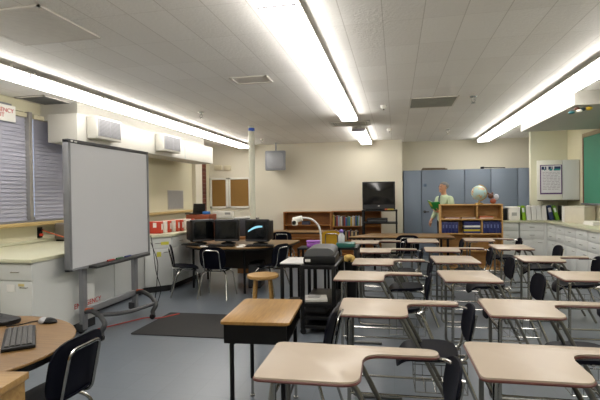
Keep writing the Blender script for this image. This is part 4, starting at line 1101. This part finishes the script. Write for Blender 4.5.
def arm(sx, elbow, wrist, palm, fdir, up):
    a = S.chain(chest, [((sx*.17, .025, 1.415), .062), ((sx*.205, .02, 1.36), .054), (elbow, .042), (wrist, .030)])
    w_ = Vector(wrist); p_ = Vector(palm); d = (p_-w_)
    a = S.chain(a, [(tuple(w_+d*.5), (.034, .022)), (palm, (.038, .018))])
    d = d.normalized(); side = d.cross(Vector(up)).normalized()
    for k, ln in enumerate((.072, .082, .078, .06)):
        b0 = p_+side*(-.027+.018*k)
        q1 = b0+Vector(fdir[0])*ln*.55; q2 = q1+Vector(fdir[1])*ln*.5
        S.chain(a, [(tuple(b0), .0095), (tuple(q1), .0085), (tuple(q2), .007)])
    tb = w_+d*.045-side*.03*sx*0
    th = Vector(fdir[2])
    S.chain(a-1, [(tuple(tb+th*.03), .011), (tuple(tb+th*.06+d*.02), .010), (tuple(tb+th*.075+d*.045), .008)])
arm(1, (.245, .0, 1.14), (.15, -.20, 1.16), (.09, -.28, 1.17), ((-.5, -.75, .4), (-.4, -.2, .9), (.2, -.3, .9)), (0, 0, 1))
arm(-1, (-.255, .0, 1.13), (-.215, -.16, .965), (-.195, -.20, .90), ((.2, -.6, -.75), (.4, .1, -.9), (.9, -.2, .2)), (1, 0, 0))
for sx in (-1, 1):
    S.chain(hip, [((sx*.09, .02, .88), .095), ((sx*.10, .01, .50), .062), ((sx*.105, .035, .28), .052), ((sx*.11, .04, .09), .038), ((sx*.115, -.0, .045), (.042, .035)), ((sx*.12, -.12, .03), (.042, .025))])
body = skin_mesh(S.j, S.e)
face = MB()
face.ball((0, -.098, 1.665), .017, (.75, 1, 1.4), 10).ball((0, -.072, 1.598), .030, (1.2, .8, .8), 12)                                     # nose
face.ball((-.078, .0, 1.675), .026, (.4, .8, 1.2), 10).ball((.078, .0, 1.675), .026, (.4, .8, 1.2), 10)   # ears
face.m(1).ball((-.032, -.088, 1.693), .011, (1.2, .6, .8), 8).ball((.032, -.088, 1.693), .011, (1.2, .6, .8), 8)
face.ball((-.032, -.086, 1.711), .012, (1.6, .5, .35), 8).ball((.032, -.086, 1.711), .012, (1.6, .5, .35), 8)
face.m(2).ball((0, -.093, 1.622), .022, (1.1, .45, .3), 10)
bo = to_obj('body', [body, mbmesh(face)], [M_skin, mat('dark_brown', '46302a', .5), mat('lips', '9a5a4c', .5)], man)
hr = MB()
hr.ball((0, .020, 1.712), .100, (.90, 1.06, .88), 32)
hm_ = mbmesh(hr)
bmx = bmesh.new(); bmx.from_mesh(hm_)
bmesh.ops.delete(bmx, geom=[v for v in bmx.verts if v.co.z < 1.640 or (v.co.y < -.02 and v.co.z < 1.715) or (v.co.y < -.055 and v.co.z < 1.745)], context='VERTS')
bmx.to_mesh(hm_); bmx.free()
to_obj('hair', [hm_], [mat('grey_hair', '6f6e6c', .7, var=.25, scale=60, bump=.4, bscale=90)], man)
# shirt
S = Skel()
h0 = S.add((0, .02, .885), (.185, .145))
S.chain(h0, [((0, .012, 1.05), (.172, .132)), ((0, .015, 1.27), (.172, .125)), ((0, .025, 1.40), (.165, .112)), ((0, .02, 1.49), (.09, .08)), ((0, .008, 1.535), .066)])
S.chain(3, [((.185, .025, 1.425), .080), ((.222, .02, 1.36), .074), ((.247, .0, 1.145), .058), ((.165, -.17, 1.158), .046)])
S.chain(3, [((-.185, .025, 1.425), .080), ((-.222, .02, 1.36), .074), ((-.257, .0, 1.135), .058), ((-.22, -.14, .99), .046)])
to_obj('shirt', [skin_mesh(S.j, S.e)], [mat('shirt_green', 'b2c2a2', .8, var=.05, scale=30, bump=.1, bscale=40)], man)
MB().tube([(-.04, -.065, 1.50), (-.02, -.10, 1.44), (0, -.122, 1.34), (0, -.122, 1.14)], .014, 8).build('tie', mat('tie_blue', '3a4460', .6), man)
S = Skel()
h0 = S.add((0, .02, 1.06), (.160, .122)); h0 = S.chain(h0, [((0, .02, .95), (.170, .128))])
for sx in (-1, 1): S.chain(h0, [((sx*.092, .02, .86), .108), ((sx*.10, .012, .50), .080), ((sx*.107, .035, .28), .070), ((sx*.11, .035, .085), .064)])
to_obj('trousers', [skin_mesh(S.j, S.e)], [mat('trousers_black', '17181c', .8)], man)
for sx in (-1, 1):
    MB().ball((sx*.118, -.05, .045), .05, (.95, 2.6, .85)).box(sx*.118-.05, sx*.118+.05, -.17, .08, .001, .02, .008).build('shoe', M_blackp, man)
# green book held open
gb = thing('book', 'open green book held by the grey-haired man', 'book', (.79, 10.12, 1.27), R(-56))
Mx = Matrix.Rotation(R(-58), 4, 'X') @ Matrix.Rotation(R(6), 4, 'Z')
MB().box(-.19, -.004, -.115, .115, -.004, .004, .002, M=Mx @ Matrix.Rotation(R(14), 4, 'Y')).box(.004, .19, -.115, .115, -.004, .004, .002, M=Mx @ Matrix.Rotation(R(-14), 4, 'Y')).build('cover', mat('book_green', '1f8a3c', .5), gb)
MB().box(-.182, -.004, -.108, .108, .0045, .016, .002, M=Mx @ Matrix.Rotation(R(14), 4, 'Y')).box(.004, .182, -.108, .108, .0045, .016, .002, M=Mx @ Matrix.Rotation(R(-14), 4, 'Y')).build('pages', M_paper, gb)
MB().box(-.16, -.06, -.09, .02, -.0062, -.0045, M=Mx @ Matrix.Rotation(R(14), 4, 'Y')).build('yellow_panel', mat('cover_yellow', 'c9b52a', .5), gb, smooth=0)

# ------------------------------------------------------------------ daylight, camera
wd_ = bpy.data.worlds.new('world'); SC.world = wd_; wd_.use_nodes = True
bg = wd_.node_tree.nodes['Background']; bg.inputs['Color'].default_value = (.68, .74, .95, 1); bg.inputs['Strength'].default_value = 1.0
cam = bpy.data.cameras.new('camera'); co = bpy.data.objects.new('camera', cam); COL.objects.link(co)
cam.sensor_width = 36; cam.sensor_fit = 'HORIZONTAL'; cam.lens = 455*36/600; cam.clip_start = .05; cam.clip_end = 100
yaw, pitch, roll = R(11.9224), R(-.5867), R(.8)
fw = Vector((-math.sin(yaw)*math.cos(pitch), math.cos(yaw)*math.cos(pitch), math.sin(pitch)))
rt_ = Vector((math.cos(yaw), math.sin(yaw), 0)); up_ = rt_.cross(fw)
r2 = rt_*math.cos(roll)-up_*math.sin(roll); u2 = rt_*math.sin(roll)+up_*math.cos(roll)
Mc = Matrix((r2, u2, -fw)).transposed().to_4x4(); Mc.translation = (0, 0, 1.55)
co.matrix_world = Mc
SC.camera = co
vs = SC.view_settings
vs.view_transform = 'Standard'; vs.look = 'None'; vs.exposure = .43; vs.gamma = 1; vs.use_curve_mapping = False
SC.cycles.use_denoising = True
SC.cycles.max_bounces = 10; SC.cycles.diffuse_bounces = 5
